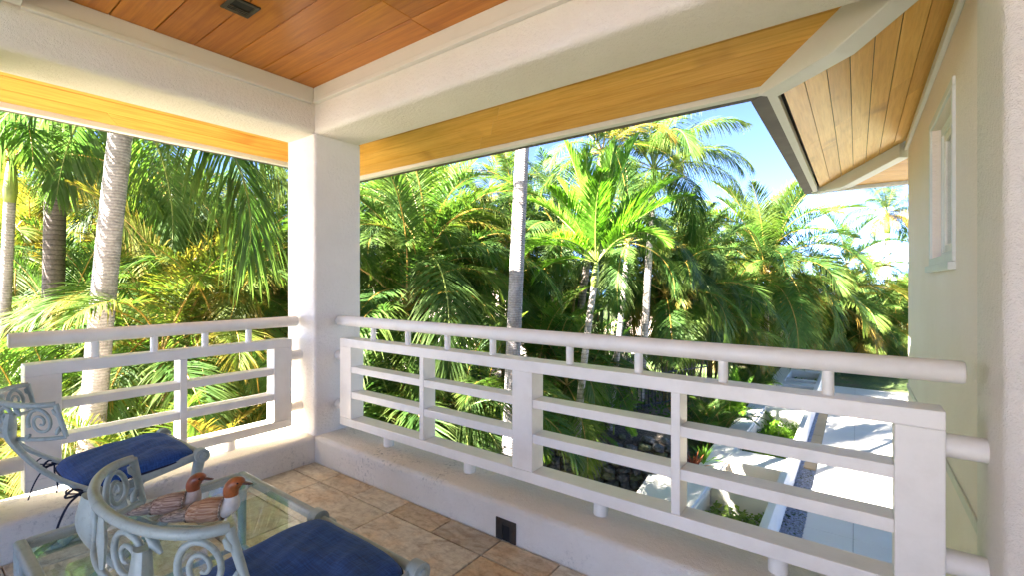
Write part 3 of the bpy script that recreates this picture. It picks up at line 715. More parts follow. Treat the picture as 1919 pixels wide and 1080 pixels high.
# carved ducks
def duck(label, loc, rz, s, body, head, breast):
    d = thing('duck_figurine', label, 'figurine', (0, 0, 0), 'carved ducks on the glass table')
    def loft(name, secs, mat, parent, ns=18):
        v = []; f = []
        for (y, z, rx, rz_) in secs:
            for k in range(ns):
                a = 2 * math.pi * k / ns; v.append((rx * math.cos(a), y, z + rz_ * math.sin(a)))
        n = len(secs)
        for i in range(n - 1):
            for k in range(ns): f.append((i * ns + k, i * ns + (k + 1) % ns, (i + 1) * ns + (k + 1) % ns, (i + 1) * ns + k))
        f.append(tuple(range(ns))[::-1]); f.append(tuple(range((n - 1) * ns, n * ns)))
        me = mesh_from(name, v, f, True); return link(name, me, mat, parent)
    loft('body', [(-.035, .040, .034, .030), (-.02, .046, .044, .040), (.02, .050, .054, .047), (.06, .053, .052, .048), (.085, .056, .045, .045)], body, d)
    loft('tail', [(-.135, .022, .006, .005), (-.115, .025, .020, .014), (-.08, .031, .030, .023), (-.045, .038, .032, .028), (-.034, .040, .031, .027)], 'husk_tail', d)
    tube('band', [(.036 * math.cos(2 * math.pi * k / 24), -.034, .040 + .032 * math.sin(2 * math.pi * k / 24)) for k in range(25)], .0036, 'husk_tail', d, 6)
    tube('band', [(.048 * math.cos(2 * math.pi * k / 24), .084, .056 + .047 * math.sin(2 * math.pi * k / 24)) for k in range(25)], .0036, 'husk_tail', d, 6)
    # breast and neck rising
    v, f = tube_vf(smooth_path([(0, .080, .055), (0, .100, .066), (0, .108, .092), (0, .107, .115)], 5), [.044, .043, .041, .039, .037, .036, .035, .033, .031, .029, .027, .0255, .0245, .0235, .0225, .022], 18)
    link('breast', mesh_from('breast', v, f, True), breast, d)
    nk = smooth_path([(0, .107, .108), (0, .106, .128), (0, .111, .148), (0, .122, .163), (0, .137, .166), (0, .150, .160)], 5)
    n = len(nk); rr = [.0235 + (.0035 * math.sin(math.pi * i / (n - 1) * 1.0)) for i in range(n)]
    for i in range(n):
        q = i / (n - 1)
        if q > .62: rr[i] *= max(.42, 1 - ((q - .62) / .38) ** 2 * .58)
    v, f = tube_vf(nk, rr, 16); hd = link('head', mesh_from('head', v, f, True), head, d)
    v, f = tube_vf([(0, .146, .162), (0, .158, .159), (0, .170, .156), (0, .181, .155)], [.011, .0095, .008, .003], 10, True, (1.15, .7)); link('bill', mesh_from('bill', v, f, True), 'duck_dark', hd)
    for sd in (-1, 1):
        v, f = tube_vf([(sd * .0195, .136, .169), (sd * .0235, .1365, .1695), (sd * .0255, .137, .17)], [.004, .0036, .001], 8); link('eye', mesh_from('eye', v, f, True), 'black', hd)
    d.location = loc; d.rotation_euler = (0, 0, rz); d.scale = (s, s * 1.1, s * .9); return d
duck('carved duck with dark chestnut head, farther one on the glass table', (1.115, -1.285, .449), R(-42), .88, 'husk_pink', 'duck_head', 'duck_buff')
duck('carved duck with russet head and white breast, nearer one on the glass table', (1.290, -1.225, .449), R(-46), .95, 'husk_orange', 'duck_head2', 'duck_white')
# ================================================================== GARDEN HARDSCAPE
# walkway slabs
wk = tag(link('walkway', prism([(2.56, .42), (3.695, .42), (3.695, 4.4), (7, 4.4), (7, 21.2), (2.44, 21.2), (2.50, 16)], G - .05, G - .012), 'grout'), kind='structure')
yj = [.42, 4.1, 7.6, 11.1, 14.6, 18.1, 21.2]
for i in range(len(yj) - 1):
    for xa, xb in ((2.545, 3.226), (3.232, 4.30), (4.306, 7)):
        if xb > 3.7 and yj[i + 1] < 4.5: xb = min(xb, 3.69)
        if xa > 3.7 and yj[i] < 4.4: continue
        if yj[i] < 4.4 < yj[i + 1] and xb > 3.7:
            link('slab', boxmesh(xa, xb, 4.42, yj[i + 1] - .006, G - .0115, G, .004, 1), 'concrete', wk); continue
        link('slab', boxmesh(xa, xb, yj[i], yj[i + 1] - .006, G - .0115, G, .004, 1), 'concrete', wk)
# tan stepping stone in the gravel strip
for y0, y1 in ((10.6, 13.4), (13.43, 16.3)):
    tag(box('stepping_stone', 2.285, 2.538, y0, y1, G - .03, G + .012, 'tan_stone', None, .012), 'tan stone edging slab in the pebble strip, %s part' % ('nearer' if y0 < 11 else 'farther'), 'stone', 'tan edging slabs')
# pebbles
def pebbles():
    rnd = random.Random(3); v = []; f = []
    ico = [(0, 0, 1), (.9, 0, .3), (.28, .85, .3), (-.73, .53, .3), (-.73, -.53, .3), (.28, -.85, .3), (0, 0, -.6)]
    fc = [(0, 1, 2), (0, 2, 3), (0, 3, 4), (0, 4, 5), (0, 5, 1), (6, 2, 1), (6, 3, 2), (6, 4, 3), (6, 5, 4), (6, 1, 5)]
    for k in range(5200):
        y = 5.2 + 11.5 * rnd.random() ** 1.3; x = rnd.uniform(2.225, 2.54)
        if y > 10.5: x = rnd.uniform(2.225, 2.285)
        s = rnd.uniform(.012, .030); a = rnd.uniform(0, 6.28); fl_ = rnd.uniform(.5, .8); o = len(v)
        for p in ico: v.append((x + s * (p[0] * math.cos(a) - p[1] * math.sin(a)) * 1.2, y + s * (p[0] * math.sin(a) + p[1] * math.cos(a)), G + s * .3 + rnd.random() * .004 + s * p[2] * fl_))
        f += [tuple(i + o for i in q) for q in fc]
    return mesh_from('pebbles', v, f)
tag(link('pebbles', pebbles(), 'pebble'), 'strip of blue-grey pebbles between planter and walkway', 'pebbles', None, 'stuff')
# long planter: two long walls and cross walls
pl = thing('planter', 'long white plaster planter trough beside the walkway with green beds', 'planter', (1.5, 13, G))
ZT = -2.3
link('long_wall', boxmesh(.69, 1.13, 5.0, 24, G - .1, ZT, .012, 2), 'plaster', pl); link('long_wall', boxmesh(2.10, 2.22, 5.0, 24, G - .1, ZT, .012, 2), 'plaster', pl)
for y0, y1 in ((7.05, 7.62), (8.36, 9.12), (13.42, 14.35), (17.3, 17.9), (18.35, 18.6), (20.4, 20.9)):
    link('cross_wall', boxmesh(1.132, 2.098, y0, y1, G - .1, ZT - .003, .010, 2), 'plaster', pl)
link('lip', boxmesh(1.130, 1.165, 5.0, 13.40, ZT - .09, ZT - .05), 'plaster', pl)
link('soil', boxmesh(1.131, 2.099, 5.0, 24, G - .09, G + .05), 'soil', pl)
# small white planter with a seedling by the lava wall
lwp = [at(1216, 890, 8.62), at(1262, 890, 8.62), at(1262, 940, 7.6), at(1182, 940, 7.6)]
tag(link('low_wall', prism([(q.x, q.y) for q in lwp], G - .1, -2.22), 'plaster'), 'small white plaster block at the foot of the lava wall', 'wall')
# lava rock wall, stone by stone
lw = thing('lava_wall', 'dark lava rock retaining wall below the mulch bed', 'wall', (-1.5, 6.4, G))
rock_meshes = []
for k in range(8):
    bm = bmesh.new(); bmesh.ops.create_icosphere(bm, subdivisions=1, radius=1); rnd = random.Random(40 + k)
    for q in bm.verts: q.co = q.co.normalized() * rnd.uniform(.80, 1.12); q.co.x = max(-.82, min(.82, q.co.x)); q.co.z = max(-.8, min(.8, q.co.z))
    me = bpy.data.meshes.new('rock'); bm.to_mesh(me); bm.free(); me.materials.append(M['moss_rock' if k in (2, 5) else 'lava']); rock_meshes.append(me)
d = WALL_B - WALL_A; LW = d.length; dn = d.normalized(); nrm = Vector((-dn.y, dn.x)); rnd = random.Random(5)
row = 0; z = G + .06
while z < -1.98:
    hh = rnd.uniform(.15, .19); u = LW - .05
    while u > 1.6:
        wd = rnd.uniform(.17, .33); p = WALL_A + dn * (u - wd / 2) + nrm * rnd.uniform(-.03, .03)
        o = bpy.data.objects.new('rock', rnd.choice(rock_meshes)); C.objects.link(o); o.parent = lw
        o.location = Vector((p.x, p.y, z + hh / 2 + rnd.uniform(-.02, .02))) - BASE[lw]
        o.rotation_euler = (rnd.uniform(-.2, .2), rnd.uniform(-.3, .3), math.atan2(dn.y, dn.x)); o.scale = (wd * .60, .16, hh * .64)
        u -= wd
    z += hh * .93
link('core', prism([tuple(WALL_A + nrm * .05), tuple(WALL_B + nrm * .05), tuple(WALL_B + nrm * .2), tuple(WALL_A + nrm * .2)], G - .1, -2.04), 'soil', lw)
# loose rocks on the bed edge
for k in range(9):
    u = rnd.uniform(2.5, LW - .2); p = WALL_A + dn * u + nrm * rnd.uniform(.1, 1.6); s = rnd.uniform(.06, .15)
    o = bpy.data.objects.new('loose_rock', rnd.choice(rock_meshes)); C.objects.link(o); o.location = (p.x, p.y, -1.93 + s * .2)
    o.scale = (s * 1.2, s, s * .7); o.rotation_euler = (rnd.uniform(-.4, .4), rnd.uniform(-.4, .4), rnd.uniform(0, 6)); tag(o, 'loose dark lava rock lying on the mulch bed', 'rock', 'loose lava rocks on the mulch bed')
# black iron fence
fe = thing('iron_fence', 'black iron picket fence among the plants beyond the mulch bed', 'fence', tuple(at(1240, 770, 11.8)))
pa, pb = at(1188, 700, 11.2), at(1325, 700, 12.6); zb, zt = -1.8, -.82
for z in (zb + .12, zt - .12): tube('fence_rail', [(pa.x, pa.y, z), (pb.x, pb.y, z)], .018, 'iron', fe, 6)
nfp = 22
for i in range(nfp + 1):
    q = pa.lerp(pb, i / nfp); tube('picket', [(q.x, q.y, zb), (q.x, q.y, zt), (q.x, q.y, zt + .05)], [.012, .012, .003], 'iron', fe, 5)
# neighbouring houses
def far_house(name, label, c, rz, lx, ly, wall_h, roof_h, z0, roofm, over=.8):
    h = thing(name, label, 'house', (c[0], c[1], z0)); ca, sa = math.cos(rz), math.sin(rz)
    def tr(p): return (c[0] + p[0] * ca - p[1] * sa, c[1] + p[0] * sa + p[1] * ca, z0 + p[2])
    def lk(nm, v, f, m, par=h):
        me = mesh_from(nm, [tr(p) for p in v], f); bm = bmesh.new(); bm.from_mesh(me); bmesh.ops.recalc_face_normals(bm, faces=bm.faces); bm.to_mesh(me); bm.free(); return link(nm, me, m, par)
    X, Y = lx / 2, ly / 2
    lk('wall', [(sx * X, sy * Y, zz) for zz in (0, wall_h) for sx, sy in ((-1, -1), (1, -1), (1, 1), (-1, 1))], [(0, 1, 2, 3), (4, 5, 6, 7), (0, 1, 5, 4), (1, 2, 6, 5), (2, 3, 7, 6), (3, 0, 4, 7)], 'far_wall')
    a, b = X + over, Y + over; rx = max(.1, X - Y * .8)
    lk('roof', [(-a, -b, wall_h), (a, -b, wall_h), (a, b, wall_h), (-a, b, wall_h), (-rx, 0, wall_h + roof_h), (rx, 0, wall_h + roof_h), (-a, -b, wall_h - .2), (a, -b, wall_h - .2), (a, b, wall_h - .2), (-a, b, wall_h - .2)],
       [(0, 1, 5, 4), (1, 2, 5), (2, 3, 4, 5), (3, 0, 4), (6, 7, 8, 9), (0, 1, 7, 6), (1, 2, 8, 7), (2, 3, 9, 8), (3, 0, 6, 9)], roofm)
    for k in range(4):
        u = -X + lx * (k + .5) / 4
        wv = [(u - .5, -Y - .02, 1.0), (u + .5, -Y - .02, 1.0), (u + .5, -Y - .02, wall_h - .5), (u - .5, -Y - .02, wall_h - .5), (u - .5, -Y + .02, 1.0), (u + .5, -Y + .02, 1.0), (u + .5, -Y + .02, wall_h - .5), (u - .5, -Y + .02, wall_h - .5)]
        lk('window', wv, [(0, 1, 2, 3), (4, 5, 6, 7), (0, 1, 5, 4), (1, 2, 6, 5), (2, 3, 7, 6), (3, 0, 4, 7)], 'dark_roof')
    return h
c1 = at(150, 500, 19); far_house('neighbour_house', 'neighbouring house with pale pinkish roof behind the left palms', (c1.x, c1.y), R(36), 16, 10, 3.6, 2.4, G, 'far_roof')
c2 = at(800, 560, 24); far_house('neighbour_house', 'neighbouring house with pale roof hidden behind the middle palms', (c2.x, c2.y), R(25), 12, 8, 3.0, 1.9, G, 'far_roof')
c3 = at(1285, 640, 27); far_house('neighbour_house', 'low house with pale fascia glimpsed behind the palms above the fence', (c3.x, c3.y), R(20), 7, 6, 1.3, .9, G + .4, 'far_roof')
c4 = at(1668, 650, 27); far_house('pool_pavilion', 'low dark-roofed pavilion just left of the house wing', (c4.x, c4.y), R(0), 6, 5, .55, .35, G, 'dark_roof', .3)
# ================================================================== PALMS AND PLANTS
def frond_mesh(name, L, elev, bend, nl, ll, lw, vlift, ldroop, seed, petiole=.16, fw0=66, fw1=24, rr=.016):
    rnd = random.Random(seed); MS = 14; pts = []; p = Vector((0, 0, 0)); ang = []
    sway = rnd.uniform(-.10, .10)
    for i in range(MS + 1):
        s = i / MS; a = R(elev - bend * s ** 1.35); ang.append(a); pts.append(p.copy())
        p = p + Vector((math.cos(a), sway * s, math.sin(a))) * (L / MS)
    V, F = tube_vf(pts, [rr * (1 - .86 * i / MS) for i in range(MS + 1)], 5, False); V = list(V); tip = [-1.0] * len(V); nf_r = len(F)
    def samp(s):
        x = s * MS; i = min(MS - 1, int(x)); t = x - i; return pts[i].lerp(pts[i + 1], t), (pts[i + 1] - pts[i]).normalized()
    for i in range(nl):
        s1 = (i + .5) / nl; s = petiole + (1 - petiole) * s1; pos, T_ = samp(s); side0 = Vector((0, 1, 0)); side0 = (side0 - T_ * side0.dot(T_)).normalized(); N_ = T_.cross(side0)
        if N_.z < 0 and abs(T_.z) < .95: N_ = -N_
        prof = (math.sin(math.pi * (.16 + .80 * s1)) ** .75)
        for sg in (-1, 1):
            ln = ll * prof * rnd.uniform(.86, 1.1); fw = R(fw0 + (fw1 - fw0) * s1 ** 1.3 + rnd.uniform(-7, 7)); vl = R(vlift + rnd.uniform(-9, 9))
            dd = T_ * math.cos(fw) + (side0 * sg * math.cos(vl) + N_ * math.sin(vl)) * math.sin(fw); dd.normalize()
            wv = (T_ - dd * T_.dot(dd)).normalized(); tw = R(rnd.uniform(-18, 18)); wv = wv * math.cos(tw) + dd.cross(wv) * math.sin(tw)
            dr = ldroop * rnd.uniform(.6, 1.4)
            def at_(t): return pos + dd * (ln * t * (1 - .10 * dr * t)) + Vector((0, 0, -1)) * (ln * dr * t * t)
            o = len(V)
            for t, k in ((0, .35), (.35, 1.0), (.72, .72)):
                q = at_(t); V += [q - wv * lw * .5 * k, q + wv * lw * .5 * k]; tip += [t, t]
            V.append(at_(1)); tip.append(1.0)
            F += [(o, o + 1, o + 3, o + 2), (o + 2, o + 3, o + 5, o + 4), (o + 4, o + 5, o + 6)]
    me = mesh_from(name, V, F); at2 = me.attributes.new('tip', 'FLOAT', 'POINT'); at2.data.foreach_set('value', [max(0, t) for t in tip])
    mi = [1] * nf_r + [0] * (len(F) - nf_r)
    me['nf'] = nf_r; me.materials.append(None); me.materials.append(None); me.polygons.foreach_set('material_index', mi); me.update(); return me
ELEV = [78, 58, 38, 16, -12]
KINDS = {}
def kind(name, L, nl, ll, lw, vlift, ldroop, leaf, stalk, bends=(42, 66, 84, 92, 74), **k):
    for ei, (e, b) in enumerate(zip(ELEV, bends)):
        for s in range(3):
            me = frond_mesh('frond_' + name, L, e, b * (1 + .14 * (s - 1)), nl, ll, lw, vlift * (1 - .18 * ei), ldroop * (1 + .10 * ei), 100 * ei + 17 * s + len(KINDS), **k)
            me.materials[0] = M[leaf]; me.materials[1] = M[stalk]; KINDS[name, ei, s] = me
kind('areca', 1.95, 84, .56, .0185, 34, .30, 'leaf', 'stalk', bends=(52, 84, 108, 108, 84))
kind('gold', 1.95, 80, .56, .0185, 30, .34, 'leaf_gold', 'stalk', bends=(54, 88, 112, 110, 84))
kind('dark', 2.1, 84, .58, .019, 26, .40, 'leaf_dark', 'stalk_green', bends=(54, 88, 112, 110, 84))
kind('coco', 2.7, 100, .70, .025, 18, .62, 'leaf', 'stalk_green', bends=(50, 84, 108, 108, 84), rr=.024)
kind('cocodark', 2.7, 98, .70, .025, 14, .66, 'leaf_dark', 'stalk_green', bends=(50, 84, 108, 108, 84), rr=.024)
kind('fresh', 1.85, 96, .52, .021, 42, .14, 'leaf_fresh', 'stalk_green', bends=(18, 40, 80, 100, 80), fw0=50, fw1=16)
kind('feather', 2.6, 112, .72, .021, 38, .26, 'leaf', 'stalk', bends=(46, 78, 104, 112, 90))
kind('dry', 1.5, 28, .38, .030, 6, .75, 'leaf_dry', 'stalk', bends=(60, 80, 90, 80, 60))
kind('fern', .9, 26, .26, .030, 16, .18, 'leaf_fresh', 'stalk_green', bends=(50, 70, 80, 80, 60), rr=.008)
prnd = random.Random(11)
def add_frond(parent, pos, kd, ei, phi, scale, tilt=0):
    o = bpy.data.objects.new('frond', KINDS[kd, ei, prnd.randrange(3)]); C.objects.link(o); o.parent = parent
    o.location = pos; o.rotation_euler = (prnd.uniform(-.16, .16), tilt + prnd.uniform(-.10, .10), phi); s = scale * prnd.uniform(.88, 1.12); o.scale = (s, s, s); return o
def crown(parent, pos, kd, n, scale, phi0=None, lo=4, mix=None, dry=0):
    phi = prnd.uniform(0, 6.28) if phi0 is None else phi0
    for i in range(n):
        q = i / max(1, n - 1); ei = min(lo, int(q * (lo + .99))); k = kd
        if mix and prnd.random() < mix[1] * (.4 + q): k = mix[0]
        add_frond(parent, pos, k, ei, phi, scale); phi += 2.39996 + prnd.uniform(-.25, .25)
    for i in range(dry): add_frond(parent, pos, 'dry', 4, prnd.uniform(0, 6.28), scale * .8)
def trunk_part(root, base, top, r0, r1, mat, lean=None, rings=0):
    base = Vector(base); top = Vector(top); L = (top - base).length; mid = base.lerp(top, .5) + (lean or Vector((0, 0, 0)))
    pts = smooth_path([base, base.lerp(mid, .5) + (lean or Vector()) * .3, mid, mid.lerp(top, .5) + (lean or Vector()) * .3, top], max(4, int(L * 6)))
    n = len(pts); rad = [(r0 + (r1 - r0) * (i / (n - 1)) ** .7 + .25 * r0 * max(0, 1 - i / (n * .06))) * (1 + (.008 if i % 2 else -.004)) for i in range(n)]
    v, f = tube_vf(pts, rad, 14 if r0 > .06 else 7, True); me = mesh_from('trunk', v, f, True); return link('trunk', me, mat, root)
def palm(label, cpos, bxy, gz, kd, n, scale, r0, r1, tmat, group=None, lean=None, lo=4, mix=None, dry=0, shaft=.55, shaft_mat='stalk_green', phi0=None, name='palm_tree'):
    """single-trunk palm: crown centre cpos, foot at bxy on height gz"""
    root = thing(name, label, 'palm', (bxy[0], bxy[1], gz), group); c = Vector(cpos); b = Vector((bxy[0], bxy[1], gz - .1))
    ax = (c - b).normalized(); t0 = c - ax * shaft
    trunk_part(root, b, t0 + ax * .05, r0, r1, tmat, lean)
    v, f = tube_vf([t0 - ax * .02, t0 + ax * shaft * .25, t0 + ax * shaft * .7, t0 + ax * (shaft + .08)], [r1 * 1.02, r1 * 1.22, r1 * .95, r1 * .45], 12)
    sh = link('crown', mesh_from('crown', v, f, True), shaft_mat, root); crown(sh, c - BASE[sh], kd, n, scale, phi0, lo, mix, dry); return root
def areca(label, bpos, stems, height, kd, nper, scale, group=None, spread=.5, mix=None, cane='cane', lo=4, name='areca_palm', dry=0):
    root = thing(name, label, 'palm', bpos, group); b = Vector(bpos)
    for i in range(stems):
        a = i * 2.4 + prnd.uniform(-.4, .4); rr = spread * (.25 + .75 * (i / max(1, stems))); h = height * prnd.uniform(.62, 1.0) if i else height
        top = b + Vector((math.cos(a) * rr * 1.5, math.sin(a) * rr * 1.5, h)); foot = b + Vector((math.cos(a) * rr * .35, math.sin(a) * rr * .35, -.1))
        pts = smooth_path([foot, foot.lerp(top, .5) + Vector((0, 0, .12 * h * .3)), top], 7)
        v, f = tube_vf(pts, [.045 - .014 * k / len(pts) for k in range(len(pts))], 8); st = link('cane', mesh_from('cane', v, f, True), cane, root)
        crown(st, top - BASE[st], kd, nper, scale, None, lo, mix, dry)
    return root
def gz_at(p):     # garden height under a plan position
    q = Vector((p[0], p[1])) - WALL_A; return -1.75 if (q.dot(nrm) > .3 and p[0] < .6) else G
def P_(px, py, d): return at(px, py, d)
def foot(px, d):
    p = at(px, 529, d); return (p.x, p.y)

# ---- named palms, left opening
palm('thick grey-ringed palm trunk leaning right in the left opening, close to the railing', P_(233, 165, 4.9), foot(140, 4.75), G, 'coco', 15, .92, .122, .102, 'trunk', lean=Vector((-.04, -.03, 0)), mix=('cocodark', .4), shaft=.45, phi0=.5)
palm('dark slim palm trunk left of the thick grey trunk', P_(106, 262, 7.4), foot(92, 7.4), G, 'cocodark', 15, .95, .155, .13, 'trunk_dark', lean=Vector((-.03, 0, 0)), shaft=.5, mix=('coco', .35))
palm('palm with orange leaf stalks at the far left edge', P_(22, 300, 5.7), foot(-20, 5.7), G, 'areca', 13, .95, .07, .055, 'trunk', shaft=.5, shaft_mat='stalk_green', mix=('gold', .4))
areca('golden areca clump with orange canes, left of the corner pillar', (*foot(345, 6.3), G), 6, 3.75, 'gold', 8, .95, spread=.55, mix=('areca', .5))
areca('green areca clump with tall arching fronds, just left of the corner pillar', (*foot(505, 7.2), G), 5, 4.6, 'areca', 8, .98, spread=.5, mix=('gold', .25))
areca('low yellow-green areca at the lower left behind the chair', (*foot(40, 5.6), G), 5, 2.3, 'areca', 8, .95, spread=.5, mix=('gold', .45))
areca('low golden areca seen through the left railing slats', (*foot(330, 5.2), G), 5, 1.9, 'gold', 8, .88, spread=.45, mix=('areca', .5))
areca('low green areca seen through the left railing beside the pillar', (*foot(470, 6.0), G), 5, 1.9, 'areca', 8, .9, spread=.45)
areca('mid-height areca between the dark trunk and the thick grey trunk', (*foot(165, 8.2), G), 5, 3.9, 'areca', 8, 1.0, spread=.55, mix=('dark', .3))
areca('tall dark areca high behind the golden clump', (*foot(420, 9.0), G), 5, 5.0, 'dark', 8, 1.05, spread=.6, mix=('areca', .5))
# ---- named palms, right opening
areca('arching areca with orange canes nearest the pillar in the right opening', (*foot(790, 7.6), -1.75), 3, 3.55, 'areca', 11, 1.12, spread=.30, mix=('dark', .2))
palm('tall straight pale grey palm trunk in the middle of the right opening', P_(1000, -120, 6.2), foot(946, 6.2), G, 'coco', 16, .95, .112, .088, 'trunk', lean=Vector((-.03, -.02, 0)), shaft=.5, mix=('areca', .3))
palm('young palm with bright fresh green upright crown right of the tall pale trunk', P_(1118, 492, 8.2), foot(1078, 8.2), -1.8, 'fresh', 15, 1.0, .072, .055, 'trunk_pale', lean=Vector((-.04, 0, 0)), shaft=.42, lo=2, dry=0)
palm('thin pale palm trunk just right of the bright green palm', P_(1178, 455, 10.2), foot(1142, 10.2), -1.8, 'areca', 13, 1.0, .07, .055, 'trunk_pale', shaft=.4, mix=('dark', .3))
palm('palm with long arching fronds against the blue sky, top of the thicket', P_(1225, 318, 12), foot(1200, 12), -1.9, 'coco', 15, 1.0, .10, .08, 'trunk_pale', shaft=.5, mix=('gold', .3))
palm('tall palm with golden-edged fronds left of the blue sky', P_(1128, 285, 11.2), foot(1060, 11.2), -1.9, 'gold', 14, 1.12, .10, .08, 'trunk_dark', shaft=.5, mix=('areca', .55))
areca('large feathery areca clump with grey trunks under the open sky', (*foot(1432, 18.5), G), 3, 4.95, 'feather', 19, 1.5, spread=.55, mix=('gold', .08), cane='trunk_pale')
palm('palm with long drooping golden fronds left of the house wall', P_(1545, 570, 21), foot(1510, 21), G, 'gold', 12, 1.75, .13, .10, 'cane', shaft=.4, mix=('areca', .5), shaft_mat='stalk')
palm('slim tall palm standing alone against the sky beside the house wall', P_(1662, 402, 30), foot(1667, 30), G, 'cocodark', 14, 1.2, .19, .15, 'trunk_pale', shaft=1.2, mix=('gold', .35), dry=2)
areca('bright yellow-green areca left of the feathery clump', (*foot(1330, 17.0), G), 4, 3.4, 'gold', 9, 1.4, spread=.4, mix=('areca', .6))
areca('low areca with bright green fronds behind the right railing near the pillar', (*foot(725, 6.6), -1.9), 5, 1.4, 'dark', 8, .92, spread=.45, mix=('areca', .5))
areca('low green areca left of the tall pale trunk, behind the railing slats', (*foot(850, 7.0), -1.8), 5, 1.25, 'areca', 8, .92, spread=.45, mix=('dark', .4))
areca('leafy areca with orange canes at the foot of the bright green palm', (*foot(1030, 9.6), -1.75), 6, 1.5, 'areca', 8, .9, spread=.5)
areca('bright green areca right of the bright green palm, behind the slats', (*foot(1100, 10.4), -1.75), 5, 1.25, 'areca', 8, .68, spread=.40, mix=('fresh', .4))
# ---- thicket
BACK = 'areca palm in the dense thicket behind the front palms'
spots = []
for px in range(-120, 1290, 62):
    for d0, top in ((9.6, 430), (12.4, 375)):
        if d0 > 10 and prnd.random() < .3: continue
        x = px + prnd.uniform(-26, 26); dd_ = d0 + prnd.uniform(-.9, .9); spots.append((x, dd_, top + prnd.uniform(-60, 90)))
for px in range(900, 1310, 48): spots.append((px + prnd.uniform(-18, 18), prnd.uniform(13.6, 15.2), 445 + prnd.uniform(-40, 70)))
for (x, dd_, py) in spots:
    if 540 < x < 660: continue
    if x > 880 and dd_ < 11: continue
    if x > 1180 and py < 400: py += 90
    f_ = foot(x, dd_)
    if f_[0] > -1.7 and dd_ < 13.3: continue
    if x < 540 and prnd.random() < .35: continue
    g_ = gz_at(f_); top = at(x, py, dd_).z
    areca(BACK, (f_[0], f_[1], g_), prnd.choice((3, 4)), max(1.2, top - g_), prnd.choice(('areca', 'areca', 'areca', 'dark', 'dark', 'gold')), 8, prnd.uniform(.95, 1.2), 'thicket palms', .5, (prnd.choice(('dark', 'gold', 'areca')), .35))
BACK2 = 'areca palm in the low thicket under the open sky on the right'
for px, d0, py in ((1290, 15, 560), (1360, 19, 560), (1480, 22, 590), (1560, 23, 605), (1605, 22, 615), (1640, 24, 590), (1690, 23, 600), (1250, 14, 520), (1425, 23, 545), (1520, 26, 555), (1610, 28, 560), (1690, 30, 562), (1340, 22, 520), (1300, 25, 500)):
    f_ = foot(px, d0); g_ = G
    areca(BACK2, (f_[0], f_[1], g_), 4, max(1.2, at(px, py, d0).z - g_), prnd.choice(('areca', 'dark', 'areca')), 8, prnd.uniform(1.2, 1.5), 'low thicket palms', .6, ('gold', .2))
for k, (px, py, d0) in enumerate(((1275, 430, 26), (1335, 455, 29), (1585, 500, 27))):
    palm(('tall distant palm behind the one with arching fronds, leftmost of the far palms', 'tall distant palm just left of the feathery clump', 'distant palm beyond the golden drooping fronds near the house wall')[k], P_(px, py, d0), foot(px, d0), G, ('coco', 'cocodark', 'feather')[k % 3], 13, 1.35, .16, .12, 'trunk_pale', 'distant palms', shaft=.8)
# ---- hand-placed fronds on the palms that stand out
def hero(label_start, pos, kd, items, scale):
    for o in bpy.data.objects:
        if o.get('label', '').startswith(label_start):
            part = next(c for c in o.children if c.name.split('.')[0] in ('crown', 'cane'))
            for ei, deg, sc_ in items: add_frond(part, pos - BASE[part], kd, ei, R(deg), scale * sc_)
RIGHT, AWAY = 36.5, 126.5
hero('palm with long drooping golden', P_(1545, 570, 21), 'gold', [(2, RIGHT, 1.25), (1, RIGHT - 12, 1.2), (2, RIGHT - 30, 1.1), (3, RIGHT + 180, 1.0)], 1.9)
hero('young palm with bright', P_(1118, 492, 8.2), 'fresh', [(0, 200, 1.1), (0, 60, 1.15), (0, 320, 1.05), (1, RIGHT, 1.1), (1, RIGHT + 25, 1.1), (3, RIGHT + 175, .7)], 1.0)
hero('palm with long arching fronds', P_(1225, 318, 12), 'coco', [(1, RIGHT, 1.0), (2, RIGHT - 20, 1.0), (1, RIGHT + 200, 1.0)], 1.0)
hero('arching areca with orange', P_(790, 470, 7.6), 'areca', [(1, RIGHT, 1.1), (1, RIGHT + 160, 1.1), (2, RIGHT - 40, 1.15), (2, RIGHT + 200, 1.1)], 1.1)
# leafy palms low beside the planter
for k, (px, d0, lb) in enumerate(((1322, 11.6, 'low leafy palm left of the planter, nearest to the red plant'), (1362, 13.4, 'low leafy palm left of the planter, second from the red plant'), (1398, 15.2, 'low leafy palm left of the planter, farthest from the red plant'))):
    areca(lb, (*foot(px, d0), G), 4, .55, 'fresh' if k % 2 else 'areca', 7, .62, None, .35, None, 'cane', 3)
# ---- ferns and small plants
FERN = 'small green fern on the mulch bed'
for px, py, d0 in ((1112, 790, 9.3), (1040, 775, 9.6), (1010, 800, 9.1), (1150, 800, 9.9), (1085, 830, 8.9), (900, 800, 8.4), (820, 790, 8.2)):
    f_ = foot(px, d0); root = thing('fern', FERN, 'fern', (f_[0], f_[1], -1.78), 'ferns on the mulch bed')
    v, f = tube_vf([(f_[0], f_[1], -1.9), (f_[0], f_[1], -1.72)], .02, 6); st = link('crown', mesh_from('crown', v, f, True), 'stalk_green', root)
    crown(st, Vector((0, 0, .08)), 'fern', 9, prnd.uniform(.6, 1.0), None, 3)
